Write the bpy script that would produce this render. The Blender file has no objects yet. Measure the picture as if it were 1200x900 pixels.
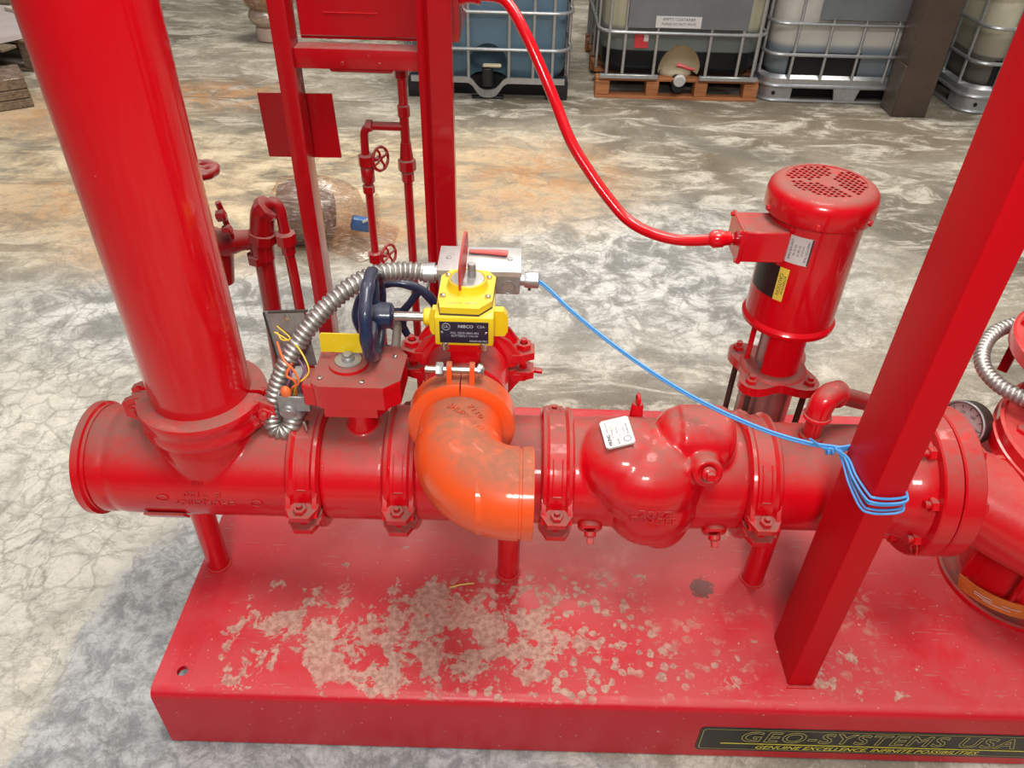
import bpy, bmesh, math, random
from mathutils import Vector, Matrix
random.seed(7)
PI = math.pi
scene = bpy.context.scene
col = scene.collection
V3 = Vector

# ---------------------------------------------------------------- camera
cam_d = bpy.data.cameras.new('camera')
cam_d.sensor_width = 36.0
cam_d.lens = 27.0
cam_d.clip_start = 0.02
cam = bpy.data.objects.new('camera', cam_d)
col.objects.link(cam)
cam.matrix_world = Matrix.Translation((0, 0, 1.6)) @ Matrix.Rotation(PI/2 - math.radians(38.2), 4, 'X') @ Matrix.Rotation(math.radians(1.6), 4, 'Z')
scene.camera = cam

# ---------------------------------------------------------------- light
w = bpy.data.worlds.new('warehouse')
scene.world = w
w.use_nodes = True
w.node_tree.nodes['Background'].inputs[0].default_value = (0.86, 0.93, 1.0, 1)
w.node_tree.nodes['Background'].inputs[1].default_value = 0.13

def area(name, loc, target, size, power, color=(1, .97, .92), sy=None):
    d = bpy.data.lights.new(name, 'AREA')
    d.shape = 'RECTANGLE'; d.size = size; d.size_y = sy or size
    d.energy = power; d.color = color
    o = bpy.data.objects.new(name, d); col.objects.link(o)
    o.location = loc
    o.rotation_euler = (V3(target) - V3(loc)).to_track_quat('-Z', 'Y').to_euler()
area('front_fill_light', (-.1, -1.6, 2.7), (0.1, 1.2, .35), .75, 78, sy=.45)  # unseen fill added low behind the camera to brighten the front faces
area('roof_light_above', (.5, .7, 4.4), (.3, 1.3, 0), 1.6, 150, sy=1.2)
area('roof_light_back', (-.1, 5.6, 5.2), (-.9, 4.2, 0), 2.2, 270, (1, .94, .84), sy=1.6)
area('roof_light_right', (3.4, 3.6, 5.2), (2.2, 4.2, 0), 2.0, 150, (1, .96, .9), sy=1.4)
area('roof_light_left', (-2.6, 2.6, 4.8), (-1.8, 2.2, 0), 1.6, 62, (1, .98, .94), sy=1.6)

scene.view_settings.view_transform = 'Standard'
scene.view_settings.look = 'None'
scene.view_settings.exposure = -0.08
scene.view_settings.gamma = 1.0
scene.view_settings.use_curve_mapping = False

# ---------------------------------------------------------------- node helpers
class NT:
    def __init__(s, name):
        s.m = bpy.data.materials.new(name); s.m.use_nodes = True
        s.t = s.m.node_tree; s.b = s.t.nodes['Principled BSDF']
    def put(s, inp, v):
        if isinstance(v, bpy.types.NodeSocket): s.t.links.new(v, inp)
        elif isinstance(v, (tuple, list)) and len(v) == 3 and inp.type == 'RGBA': inp.default_value = (*v, 1)
        else: inp.default_value = v
    def n(s, kind, ins=None, out=0, **props):
        nd = s.t.nodes.new(kind)
        for k, v in props.items(): setattr(nd, k, v)
        for k, v in (ins or {}).items(): s.put(nd.inputs[k], v)
        return nd.outputs[out]
    def obj(s): return s.n('ShaderNodeTexCoord', out=3)
    def noise(s, vec, scale, detail=6, rough=.6, dist=0.0):
        return s.n('ShaderNodeTexNoise', {'Vector': vec, 'Scale': scale, 'Detail': detail, 'Roughness': rough, 'Distortion': dist}, 0)
    def step(s, v, a, b):
        return s.n('ShaderNodeMapRange', {0: v, 1: a, 2: b, 3: 0.0, 4: 1.0}, interpolation_type='SMOOTHSTEP')
    def math(s, op, a, b=0.0, clamp=False):
        return s.n('ShaderNodeMath', {0: a, 1: b}, operation=op, use_clamp=clamp)
    def mix(s, f, a, b):
        nd = s.t.nodes.new('ShaderNodeMix'); nd.data_type = 'RGBA'
        s.put(nd.inputs[0], f); s.put(nd.inputs[6], a); s.put(nd.inputs[7], b)
        return nd.outputs[2]
    def blob(s, vec, cx, cy, rx, ry):
        # soft elliptical patch on the XY plane
        v = s.n('ShaderNodeMapping', {0: vec, 1: (-cx/rx, -cy/ry, 0), 3: (1/rx, 1/ry, 0)})
        l = s.n('ShaderNodeVectorMath', {0: v}, out=1, operation='LENGTH')
        return s.n('ShaderNodeMapRange', {0: l, 1: 0.2, 2: 1.0, 3: 1.0, 4: 0.0}, interpolation_type='SMOOTHSTEP')
    def sep(s, v, i):
        return s.n('ShaderNodeSeparateXYZ', {0: v}, out=i)
    def bump(s, h, strength, dist=.002):
        s.put(s.b.inputs['Normal'], s.n('ShaderNodeBump', {'Height': h, 'Strength': strength, 'Distance': dist}))
    def done(s, color=None, rough=None, metal=None, **kw):
        if color is not None: s.put(s.b.inputs['Base Color'], color)
        if rough is not None: s.put(s.b.inputs['Roughness'], rough)
        if metal is not None: s.put(s.b.inputs['Metallic'], metal)
        for k, v in kw.items(): s.put(s.b.inputs[k.replace('_', ' ')], v)
        return s.m

def paint(name, base, dust=(.30, .185, .15), amount=.85, rough=.32, lo=.15, hi=.95, bump=.08, vary=.25, gscale=500):
    """glossy paint over cast iron or steel, with fine dust lying on faces that look up"""
    t = NT(name); o = t.obj()
    big = t.noise(o, 9, 5, .65)
    fine = t.noise(o, 70, 6, .75)
    c = t.mix(t.math('MULTIPLY', t.step(big, .35, .7), vary), base, tuple(min(1, x*.72+.01) for x in base))
    nz = t.sep(t.n('ShaderNodeNewGeometry', out=1), 2)
    up = t.step(nz, lo, hi)
    m = t.math('MULTIPLY', up, t.math('ADD', t.math('MULTIPLY', t.step(big, .12, .58), .68), t.math('MULTIPLY', t.step(fine, .25, .7), .32)), True)
    m = t.math('MULTIPLY', m, amount, True)
    c = t.mix(m, c, dust)
    chips = t.math('MULTIPLY', t.step(t.noise(o, 150, 2, .5), .79, .82), .5)
    c = t.mix(chips, c, (.62, .42, .36))
    r = t.math('ADD', t.math('MULTIPLY', m, .5), t.math('ADD', t.math('MULTIPLY', fine, .15), rough - .07), True)
    t.bump(t.noise(o, gscale, 3, .5), bump, .001)
    t.b.inputs['Specular IOR Level'].default_value = .3
    t.b.inputs['Coat Roughness'].default_value = .07
    t.put(t.b.inputs['Coat Weight'], t.math('MULTIPLY', t.math('SUBTRACT', .75, m, True), .8))
    return t.done(c, r)

def plain(name, c, rough=.5, metal=0.0, var=.15, scale=30, bump=0.0, **kw):
    t = NT(name); o = t.obj(); nz = t.noise(o, scale, 5, .6)
    cc = t.mix(t.math('MULTIPLY', t.step(nz, .3, .7), var*2), c, tuple(x*.6 for x in c))
    if bump: t.bump(nz, bump, .001)
    return t.done(cc, rough, metal, **kw)

M = {}
RED = (.60, .0012, .0075)
M['red'] = paint('dusty_red_enamel', RED, dust=(.215, .098, .078), amount=.97, rough=.24, lo=.38, hi=.98, bump=.10, gscale=300)
M['red_clean'] = paint('glossy_red_enamel', RED, amount=.4, rough=.24, lo=.6, bump=.03, vary=.1)
M['red_post'] = paint('satin_red_enamel', RED, dust=(.25, .12, .10), amount=.4, rough=.42, lo=.6, bump=.03, vary=.1)
M['red_post'].node_tree.nodes['Principled BSDF'].inputs['Specular IOR Level'].default_value = .15
for l_ in list(M['red_post'].node_tree.links):
    if l_.to_socket.name == 'Coat Weight': M['red_post'].node_tree.links.remove(l_)
M['red_post'].node_tree.nodes['Principled BSDF'].inputs['Coat Weight'].default_value = 0
M['red_shaded'] = paint('shade_darkened_red_enamel', (.38, .0010, .005), dust=(.24, .14, .12), amount=.9, rough=.33, lo=.2, bump=.05)  # same red darkened: shade on the rear parts put into the colour
M['red_pump'] = paint('red_enamel_rough_casting', RED, dust=(.38, .12, .10), amount=.7, rough=.2, bump=.2, gscale=260)
M['orange'] = paint('orange_enamel', (.80, .085, .012), dust=(.20, .10, .062), amount=.95, rough=.3, lo=.45, hi=1.0, bump=.10, gscale=300)
M['yellow'] = paint('yellow_enamel', (.83, .60, .01), dust=(.62, .43, .12), amount=.6, rough=.4, bump=.1)
M['blue'] = paint('dark_blue_enamel', (.012, .022, .065), dust=(.10, .095, .10), amount=.55, rough=.28)
M['flag'] = paint('faded_red_flag', (.50, .03, .03), dust=(.4, .22, .2), amount=.5, rough=.5, bump=.03)
M['steel'] = plain('bright_steel', (.62, .60, .57), .28, 1.0, .2, 80)
M['galv'] = plain('galvanised_steel', (.50, .51, .52), .42, .85, .2, 60)
M['conduit'] = plain('conduit_steel', (.50, .48, .45), .42, .8, .3, 50)
M['boxgrey'] = plain('weathered_box_steel', (.38, .37, .36), .45, .5, .25, 45, .05)
M['boxlid'] = plain('dusty_box_lid', (.58, .57, .55), .4, .5, .2, 40)
M['stainless'] = plain('stained_stainless', (.42, .36, .33), .32, .85, .4, 14)
M['iron'] = plain('dark_iron', (.10, .085, .075), .5, .6, .3, 90)
M['brass'] = plain('dull_shaft', (.33, .29, .24), .45, .7, .3, 70)
M['black'] = plain('black_plastic', (.014, .014, .016), .4, 0, .2, 30)
M['dark'] = plain('dark_void', (.006, .006, .007), .8)
M['decal_black'] = plain('black_decal', (.018, .017, .014), .35, 0, .5, 60)
M['gold'] = plain('gold_print', (.42, .34, .13), .4, .0, .1)
M['bright_gold'] = plain('bright_yellow_print', (.80, .66, .08), .4)
M['white'] = plain('white_label', (.62, .61, .60), .5, 0, .08, 50)
M['ink'] = plain('grey_ink', (.05, .05, .06), .6)
M['navy'] = plain('navy_plate', (.014, .012, .035), .35, 0, .3, 60)
M['print'] = plain('pale_print', (.55, .56, .62), .5)
M['wire_blue'] = plain('blue_wire_jacket', (.07, .30, .68), .4, 0, .05)
M['wire_orange'] = plain('orange_wire', (.80, .16, .04), .4, 0, .05)
M['wire_yellow'] = plain('yellow_wire', (.75, .50, .04), .4, 0, .05)
M['wire_purple'] = plain('purple_wire', (.20, .08, .16), .4, 0, .05)
M['gauge_face'] = plain('dusty_gauge_face', (.42, .30, .29), .45, 0, .25, 40)
M['tag_orange'] = plain('orange_warning_tag', (.60, .17, .03), .5, 0, .3, 40)
M['brown'] = plain('brown_column_paint', (.085, .056, .042), .42, 0, .35, 6)
M['cream'] = plain('cream_plastic', (.55, .48, .33), .5, 0, .1, 4)
M['cageSteel'] = plain('cage_galvanised', (.50, .51, .52), .38, .7, .2, 40)
M['plategrey'] = plain('tote_sign_plate', (.22, .24, .26), .35, .5, .2, 5)
M['straw'] = plain('yellow_straw', (.75, .55, .12), .6)

def wood(name, a, b):
    t = NT(name); o = t.obj()
    v = t.n('ShaderNodeMapping', {0: o, 3: (3, 60, 60)})
    c = t.mix(t.step(t.noise(v, 1.2, 6, .7), .3, .7), a, b)
    t.bump(t.noise(v, 3, 4), .2, .003)
    return t.done(c, .75)
M['wood_new'] = wood('orange_stained_pine', (.50, .20, .075), (.30, .105, .04))
M['wood_old'] = wood('grey_brown_old_pine', (.26, .19, .12), (.10, .065, .04))

def tote_plastic(name, lower, mid, upper, z1, z2, rough=.35):
    """bottle seen through its wall: the liquid stands up to z1, a paler film up to z2"""
    t = NT(name); o = t.obj(); z = t.sep(o, 2)
    c = t.mix(t.step(z, z1-.006, z1+.006), lower, mid)
    c = t.mix(t.step(z, z2-.02, z2+.02), c, upper)
    n_ = t.noise(o, 4, 4)
    c = t.mix(t.math('MULTIPLY', t.math('MULTIPLY', t.step(n_, .35, .7), t.step(z, z1, z2)), .25), c, tuple(x*.7 for x in upper))
    t.b.inputs['Specular IOR Level'].default_value = .2
    return t.done(c, rough)
M['tote_blue'] = tote_plastic('blue_tote_bottle', (.10, .17, .23), (.12, .20, .27), (.16, .26, .36), .30, .9)
M['tote_cream'] = tote_plastic('cream_tote_bottle', (.010, .011, .013), (.15, .17, .165), (.45, .42, .30), .29, .42)
M['tote_white'] = tote_plastic('white_tote_bottle', (.20, .24, .27), (.24, .28, .32), (.58, .56, .52), .31, .34)
M['tote_ivory'] = tote_plastic('ivory_tote_bottle', (.14, .13, .11), (.34, .31, .24), (.60, .56, .42), .33, .45)

# clear film: thin, slightly milky, mostly see-through
def film(name, tint, clear):
    t = NT(name); o = t.obj()
    tr = t.n('ShaderNodeBsdfTransparent', {'Color': (*tint, 1)})
    gl = t.n('ShaderNodeBsdfGlossy', {'Color': (.9, .88, .85, 1), 'Roughness': .3})
    df = t.n('ShaderNodeBsdfDiffuse', {'Color': (*tint, 1)})
    a = t.n('ShaderNodeMixShader', {0: .35, 1: df, 2: gl})
    v = t.n('ShaderNodeMapping', {0: o, 3: (1, 6, 6)})
    f = t.math('ADD', t.math('MULTIPLY', t.step(t.noise(v, 14, 5, .6, 1.0), .45, .75), .45), 1-clear, True)
    mx = t.n('ShaderNodeMixShader', {0: f, 1: tr, 2: a})
    t.t.links.new(mx, t.t.nodes['Material Output'].inputs[0])
    return t.m
M['film'] = film('clear_stretch_film', (.86, .76, .68), .93)
M['film_thick'] = film('tan_wrapped_film', (.62, .46, .34), .40)

# ---------------------------------------------------------------- mesh helpers
def frame(d, up=(0, 0, 1)):
    d = V3(d).normalized(); u = V3(up)
    if abs(d.dot(u)) > .98: u = V3((0, 1, 0))
    x = u.cross(d).normalized(); y = d.cross(x)
    return x, y, d

def catmull(pts, n=8):
    p = [V3(a) for a in pts]; p = [2*p[0]-p[1]] + p + [2*p[-1]-p[-2]]; out = []
    for i in range(1, len(p)-2):
        for k in range(n):
            t = k/n
            out.append(.5*((2*p[i]) + (p[i+1]-p[i-1])*t + (2*p[i-1]-5*p[i]+4*p[i+1]-p[i+2])*t*t + (3*p[i]-p[i-1]-3*p[i+1]+p[i+2])*t*t*t))
    out.append(p[-2]); return out

class MB:
    def __init__(s): s.v = []; s.f = []
    def add(s, vs, fs):
        b = len(s.v); s.v += [V3(a) for a in vs]; s.f += [[b+i for i in f] for f in fs]; return s
    def box(s, c, size, rot=None, bev=0.0, seg=1, shear=None):
        bm = bmesh.new(); bmesh.ops.create_cube(bm, size=1)
        for v in bm.verts: v.co = V3((v.co.x*size[0], v.co.y*size[1], v.co.z*size[2]))
        if bev: bmesh.ops.bevel(bm, geom=bm.edges[:], offset=bev, segments=seg, profile=.6, affect='EDGES')
        bm.verts.index_update()
        R = rot if rot is not None else Matrix.Identity(3)
        vs = [R @ v.co + V3(c) for v in bm.verts]; fs = [[v.index for v in f.verts] for f in bm.faces]
        bm.free(); return s.add(vs, fs)
    def span(s, a, b, bev=0.0, seg=1):
        a = V3(a); b = V3(b); return s.box((a+b)/2, [abs(q) for q in (b-a)], bev=bev, seg=seg)
    def lathe(s, o, d, prof, seg=32, a0=0.0, a1=2*PI, close=False):
        """prof: list of (height along d, radius). Full turn by default."""
        x, y, d = frame(d); o = V3(o); full = abs(a1-a0-2*PI) < 1e-6
        n = seg if full else seg+1; vs = []; fs = []
        for h, r in prof:
            for k in range(n):
                a = a0+(a1-a0)*k/seg
                vs.append(o + d*h + (x*math.cos(a)+y*math.sin(a))*r)
        m = len(prof)
        for i in range(m-1 if not close else m):
            i2 = (i+1) % m
            for k in range(seg):
                k2 = (k+1) % n
                fs.append([i*n+k, i*n+k2, i2*n+k2, i2*n+k])
        if full and not close:
            if prof[0][1] > 1e-5: fs.append([k for k in range(n)][::-1])
            if prof[-1][1] > 1e-5: fs.append([(m-1)*n+k for k in range(n)])
        if not full and close:
            fs.append([i*n for i in range(m)]); fs.append([i*n+n-1 for i in range(m)][::-1])
        return s.add(vs, fs)
    def cyl(s, a, b, r, r2=None, seg=24, bev=0.0):
        a = V3(a); b = V3(b); L = (b-a).length; r2 = r if r2 is None else r2
        p = [(0, r), (L, r2)]
        if bev: p = [(0, r-bev), (bev, r), (L-bev, r2), (L, r2-bev)]
        return s.lathe(a, b-a, p, seg)
    def tube(s, path, r, seg=12, cap=True, flat=1.0):
        path = [V3(p) for p in path]; n = len(path)
        rs = r if isinstance(r, (list, tuple)) else [r]*n
        t0 = (path[1]-path[0]).normalized(); x, y, _ = frame(t0); vs = []; fs = []
        for i in range(n):
            t = (path[min(i+1, n-1)]-path[max(i-1, 0)]).normalized()
            x = (x - t*x.dot(t)).normalized(); y = t.cross(x)
            for k in range(seg):
                a = 2*PI*k/seg; vs.append(path[i] + x*math.cos(a)*rs[i] + y*math.sin(a)*rs[i]*flat)
        for i in range(n-1):
            for k in range(seg):
                k2 = (k+1) % seg; fs.append([i*seg+k, i*seg+k2, (i+1)*seg+k2, (i+1)*seg+k])
        if cap: fs.append(list(range(seg))[::-1]); fs.append([(n-1)*seg+k for k in range(seg)])
        return s.add(vs, fs)
    def ell(s, c, r, rot=None, u=28, v=18):
        bm = bmesh.new(); bmesh.ops.create_uvsphere(bm, u_segments=u, v_segments=v, radius=1)
        bm.verts.index_update(); R = rot if rot is not None else Matrix.Identity(3)
        rr = r if isinstance(r, (tuple, list)) else (r, r, r)
        vs = [R @ V3((p.co.x*rr[0], p.co.y*rr[1], p.co.z*rr[2])) + V3(c) for p in bm.verts]
        fs = [[q.index for q in f.verts] for f in bm.faces]; bm.free(); return s.add(vs, fs)
    def prism(s, poly, o, x, y, depth):
        """2D polygon in the plane (x, y) at o, extruded by depth along x cross y."""
        o = V3(o); x = V3(x).normalized(); y = V3(y).normalized(); z = x.cross(y); n = len(poly)
        vs = [o+x*a+y*b for a, b in poly] + [o+x*a+y*b+z*depth for a, b in poly]
        fs = [list(range(n))[::-1], [n+i for i in range(n)]] + [[i, (i+1) % n, n+(i+1) % n, n+i] for i in range(n)]
        return s.add(vs, fs)
    def hexa(s, o, d, r, h, rot=0.0):
        return s.lathe(o, d, [(0, r*.93), (h*.06, r), (h*.85, r), (h, r*.86)], 6, rot, rot+2*PI)
    def torus(s, c, d, R, r, seg=36, sub=12, wave=0.0, nw=0):
        x, y, d = frame(d); c = V3(c); vs = []; fs = []
        for i in range(seg):
            a = 2*PI*i/seg; q = x*math.cos(a)+y*math.sin(a); rr = r*(1+wave*math.cos(nw*a))
            for k in range(sub):
                b = 2*PI*k/sub; vs.append(c+q*(R+rr*math.cos(b))+d*rr*math.sin(b))
        for i in range(seg):
            for k in range(sub):
                i2 = (i+1) % seg; k2 = (k+1) % sub
                fs.append([i*sub+k, i2*sub+k, i2*sub+k2, i*sub+k2])
        return s.add(vs, fs)
    def build(s, name, mat, parent=None, smooth=True, angle=38):
        me = bpy.data.meshes.new(name); off = V3((0, 0, 0)); p = parent
        while p is not None: off += p.location; p = p.parent
        me.from_pydata([tuple(v-off) for v in s.v], [], s.f); me.update()
        bm = bmesh.new(); bm.from_mesh(me); bmesh.ops.recalc_face_normals(bm, faces=bm.faces[:]); bm.to_mesh(me); bm.free()
        me.materials.append(M[mat] if isinstance(mat, str) else mat)
        if smooth:
            me.polygons.foreach_set('use_smooth', [True]*len(me.polygons))
            me.set_sharp_from_angle(angle=math.radians(angle))
        o = bpy.data.objects.new(name, me); col.objects.link(o); o.parent = parent
        return o
    def cast(s, name, mat, parent=None, voxel=.004, smooth=6):
        """weld the shapes into one rounded casting"""
        o = s.build(name, mat, parent, False)
        r = o.modifiers.new('weld', 'REMESH'); r.mode = 'VOXEL'; r.voxel_size = voxel; r.use_smooth_shade = True
        q = o.modifiers.new('relax', 'SMOOTH'); q.factor = .5; q.iterations = smooth
        bpy.context.view_layer.update()
        dg = bpy.context.evaluated_depsgraph_get()
        me = bpy.data.meshes.new_from_object(o.evaluated_get(dg))
        me.name = name; old = o.data; o.modifiers.clear(); o.data = me
        me.polygons.foreach_set('use_smooth', [True]*len(me.polygons))
        bpy.data.meshes.remove(old); return o

def tag(o, label, cat, group=None):
    o['label'] = label; o['category'] = cat
    if group: o['group'] = group
    return o
def thing(name, label, cat, loc=(0, 0, 0), group=None):
    o = bpy.data.objects.new(name, None); col.objects.link(o); o.location = loc; o.empty_display_size = .05
    return tag(o, label, cat, group)
def copy_tree(o, parent=None):
    c = o.copy(); col.objects.link(c); c.parent = parent
    for ch in list(o.children): copy_tree(ch, c)
    return c
def structure(o): o['kind'] = 'structure'; return o

_glyphs = {}
def glyphs(txt, offset=0.0, stroke=0.0, shear=0.0, align='CENTER', space=1.0):
    key = (txt, offset, shear, align, space, stroke)
    if key not in _glyphs:
        c = bpy.data.curves.new('t', 'FONT'); c.body = txt; c.size = 1; c.align_x = align; c.align_y = 'CENTER'
        c.offset = offset; c.shear = shear; c.resolution_u = 2; c.space_character = space
        if stroke: c.fill_mode = 'NONE'; c.bevel_depth = stroke; c.bevel_resolution = 0; c.resolution_u = 3
        o = bpy.data.objects.new('t', c); col.objects.link(o)
        me = bpy.data.meshes.new_from_object(o)
        _glyphs[key] = ([tuple(v.co) for v in me.vertices], [list(p.vertices) for p in me.polygons])
        bpy.data.objects.remove(o); bpy.data.curves.remove(c); bpy.data.meshes.remove(me)
    return _glyphs[key]
def text(txt, size, o, x, y, mat, parent, name='lettering', depth=.0004, wide=1.0, **kw):
    """flat lettering: origin o, reading direction x, upward direction y"""
    vs, fs = glyphs(txt, **kw); o = V3(o); x = V3(x).normalized(); y = V3(y).normalized(); z = x.cross(y)
    mb = MB()
    mb.add([o+x*a*size*wide+y*b*size+z*(depth+c*size*.5) for a, b, c in vs], fs)
    return mb.build(name, mat, parent, False)
def text_wrap(txt, size, fn, mat, parent, name='lettering', lift=.0012, wide=1.0, **kw):
    """raised lettering laid on a curved surface given by fn(a, b) -> (point, normal)"""
    vs, fs = glyphs(txt, **kw); mb = MB(); n = len(vs); top = []; low = []
    for a, b, _ in vs:
        p, nn = fn(a*size*wide, b*size); top.append(p+nn*lift); low.append(p-nn*.001)
    edges = {}
    for f in fs:
        for i in range(len(f)):
            e = (f[i], f[(i+1) % len(f)]); edges[e] = 1
    sides = [[n+a, n+b, b, a] for (a, b) in edges if (b, a) not in edges]
    mb.add(top+low, fs+sides)
    return mb.build(name, mat, parent, False)

def bolt(mb, a, d, r, length, nut=True, head=True):
    """hex bolt from head at a, pointing along d"""
    a = V3(a); d = V3(d).normalized()
    mb.cyl(a, a+d*length, r*.52, seg=10)
    if head: mb.hexa(a, d, r, r*.9)
    if nut: mb.hexa(a+d*(length-r*1.6), d, r, r*1.0)
    return mb

# ================================================================ FLOOR
def floor_material():
    t = NT('old_stained_concrete'); o = t.obj()
    n1 = t.noise(o, 1.1, 9, .66, .5); n2 = t.noise(o, 6.5, 10, .72, .6)
    strk = t.n('ShaderNodeMapping', {0: o, 2: (0, 0, .2), 3: (1.0, 2.2, 1)})
    n4 = t.noise(strk, 2.6, 10, .74, .9)
    n5 = t.noise(o, 22, 8, .72, .5)
    grain = t.noise(o, 120, 5, .8)
    c = t.mix(t.step(n1, .38, .62), (.13, .108, .078), (.37, .325, .25))
    c = t.mix(t.math('MULTIPLY', t.step(n4, .48, .60), .7), c, (.62, .57, .48))
    c = t.mix(t.math('MULTIPLY', t.step(n5, .50, .62), .28), c, (.15, .135, .11))
    # pale skin with a network of cracks: near left and behind the main line
    cream = t.blob(o, -1.55, 1.35, 1.5, 1.7)
    mid = t.math('ADD', t.blob(o, .5, 2.85, 1.5, 1.0), t.blob(o, -1.2, 2.45, 1.1, .6), True)
    pale = t.mix(t.step(n2, .36, .56), (.43, .405, .355), (.66, .62, .54))
    c = t.mix(t.math('MULTIPLY', cream, .92), c, pale)
    cool = t.mix(t.step(n2, .42, .58), (.22, .22, .215), (.64, .635, .61))
    c = t.mix(t.math('MULTIPLY', mid, .85), c, cool)
    cv_ = t.n('ShaderNodeMix', {0: .12, 4: o, 5: t.n('ShaderNodeTexNoise', {'Vector': o, 'Scale': 7.0, 'Detail': 6.0}, 1)}, out=1, data_type='VECTOR')
    vd = t.n('ShaderNodeTexVoronoi', {'Vector': cv_, 'Scale': 13.0}, feature='DISTANCE_TO_EDGE')
    crk = t.math('SUBTRACT', 1.0, t.step(t.math('ADD', vd, t.math('MULTIPLY', t.math('SUBTRACT', n5, .5), .16)), .005, .075))
    cz = t.math('MULTIPLY', t.math('ADD', cream, t.math('MULTIPLY', mid, 1.2), True), t.step(n4, .30, .56))
    c = t.mix(t.math('MULTIPLY', t.math('MULTIPLY', crk, cz), .50), c, (.19, .175, .145))
    # bluish grey patch beside and before the skid
    bluegrey = t.math('ADD', t.blob(o, -.78, .95, .34, .75), t.blob(o, -.2, .55, 1.2, .42), True)
    bluegrey = t.step(t.math('ADD', bluegrey, t.math('MULTIPLY', t.math('SUBTRACT', n2, .5), .8)), .25, .6)
    c = t.mix(t.math('MULTIPLY', bluegrey, .85), c, t.mix(t.step(n5, .38, .62), (.17, .185, .20), (.42, .43, .44)))
    # tan wash behind the frame
    tan = t.math('ADD', t.blob(o, -1.6, 3.5, 1.9, 1.1), t.math('ADD', t.blob(o, -.3, 3.7, 1.3, 1.0), t.blob(o, -2.9, 4.2, 1.5, 1.2), True), True)
    c = t.mix(t.math('MULTIPLY', tan, t.math('MULTIPLY', t.step(n4, .34, .58), .9)), c, t.mix(t.step(n2, .4, .6), (.50, .37, .22), (.70, .57, .38)))
    rust = t.math('ADD', t.blob(o, .12, 3.75, .70, .75), t.math('ADD', t.blob(o, -.45, 3.2, .55, .4), t.math('ADD', t.blob(o, -1.5, 2.85, .6, .35), t.blob(o, -1.9, 4.9, .8, .45), True), True), True)
    rust = t.math('ADD', rust, t.math('ADD', t.blob(o, -1.95, 3.35, .8, .5), t.blob(o, -2.6, 4.5, .8, .6), True), True)
    c = t.mix(t.math('MULTIPLY', t.math('MULTIPLY', rust, t.step(n2, .38, .60)), .8), c, (.46, .225, .085))
    # damp brown strip by the totes
    damp = t.math('ADD', t.blob(o, 2.1, 4.55, 1.5, .8), t.blob(o, 1.2, 4.9, 2.4, .34), True)
    damp = t.math('ADD', damp, t.blob(o, .95, 4.0, .45, .5), True)
    c = t.mix(t.math('MULTIPLY', t.math('MULTIPLY', damp, t.step(n4, .64, .44)), .85), c, (.13, .095, .058))
    # round scrape left by a drum
    vr = t.n('ShaderNodeVectorMath', {0: t.n('ShaderNodeMapping', {0: cv_, 1: (-1.42/.62, -4.25/.62, 0), 3: (1/.62, 1/.62, 0)})}, out=1, operation='LENGTH')
    ring = t.math('SUBTRACT', 1.0, t.step(t.math('ABSOLUTE', t.math('SUBTRACT', vr, 1.0)), .03, .20))
    c = t.mix(t.math('MULTIPLY', t.math('MULTIPLY', ring, t.blob(o, 1.0, 4.1, .8, .9)), .75), c, (.13, .115, .09))
    # marbled veins
    band = t.math('ABSOLUTE', t.math('SUBTRACT', t.noise(o, 3.4, 9, .68, .8), .5))
    c = t.mix(t.math('MULTIPLY', t.math('SUBTRACT', 1.0, t.step(band, .0, .016)), .40), c, (.13, .12, .105))
    band2 = t.math('ABSOLUTE', t.math('SUBTRACT', t.noise(strk, 9, 8, .7, 1.0), .5))
    c = t.mix(t.math('MULTIPLY', t.math('MULTIPLY', t.math('SUBTRACT', 1.0, t.step(band2, 0, .035)), t.step(n1, .35, .55)), .28), c, (.14, .13, .115))
    c = t.mix(t.math('MULTIPLY', t.step(grain, .52, .72), .35), c, (.10, .095, .085))
    c = t.mix(t.math('MULTIPLY', t.step(grain, .46, .30), .25), c, (.80, .77, .70))
    t.bump(t.math('ADD', n5, t.math('MULTIPLY', grain, .3)), .45, .006)
    return t.done(c, .78)
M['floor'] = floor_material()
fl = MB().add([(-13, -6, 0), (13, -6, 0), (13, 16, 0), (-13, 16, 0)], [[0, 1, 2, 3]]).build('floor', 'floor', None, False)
structure(fl)
# saw-cut joint across the floor, in front of the totes
jt = MB().add([(-13, 4.86, .0006), (13, 4.80, .0006), (13, 4.807, .0006), (-13, 4.867, .0006)], [[0, 1, 2, 3]]).build('floor_joint', plain('joint_fill', (.13, .11, .09), .9), None, False)
structure(jt)

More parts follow.
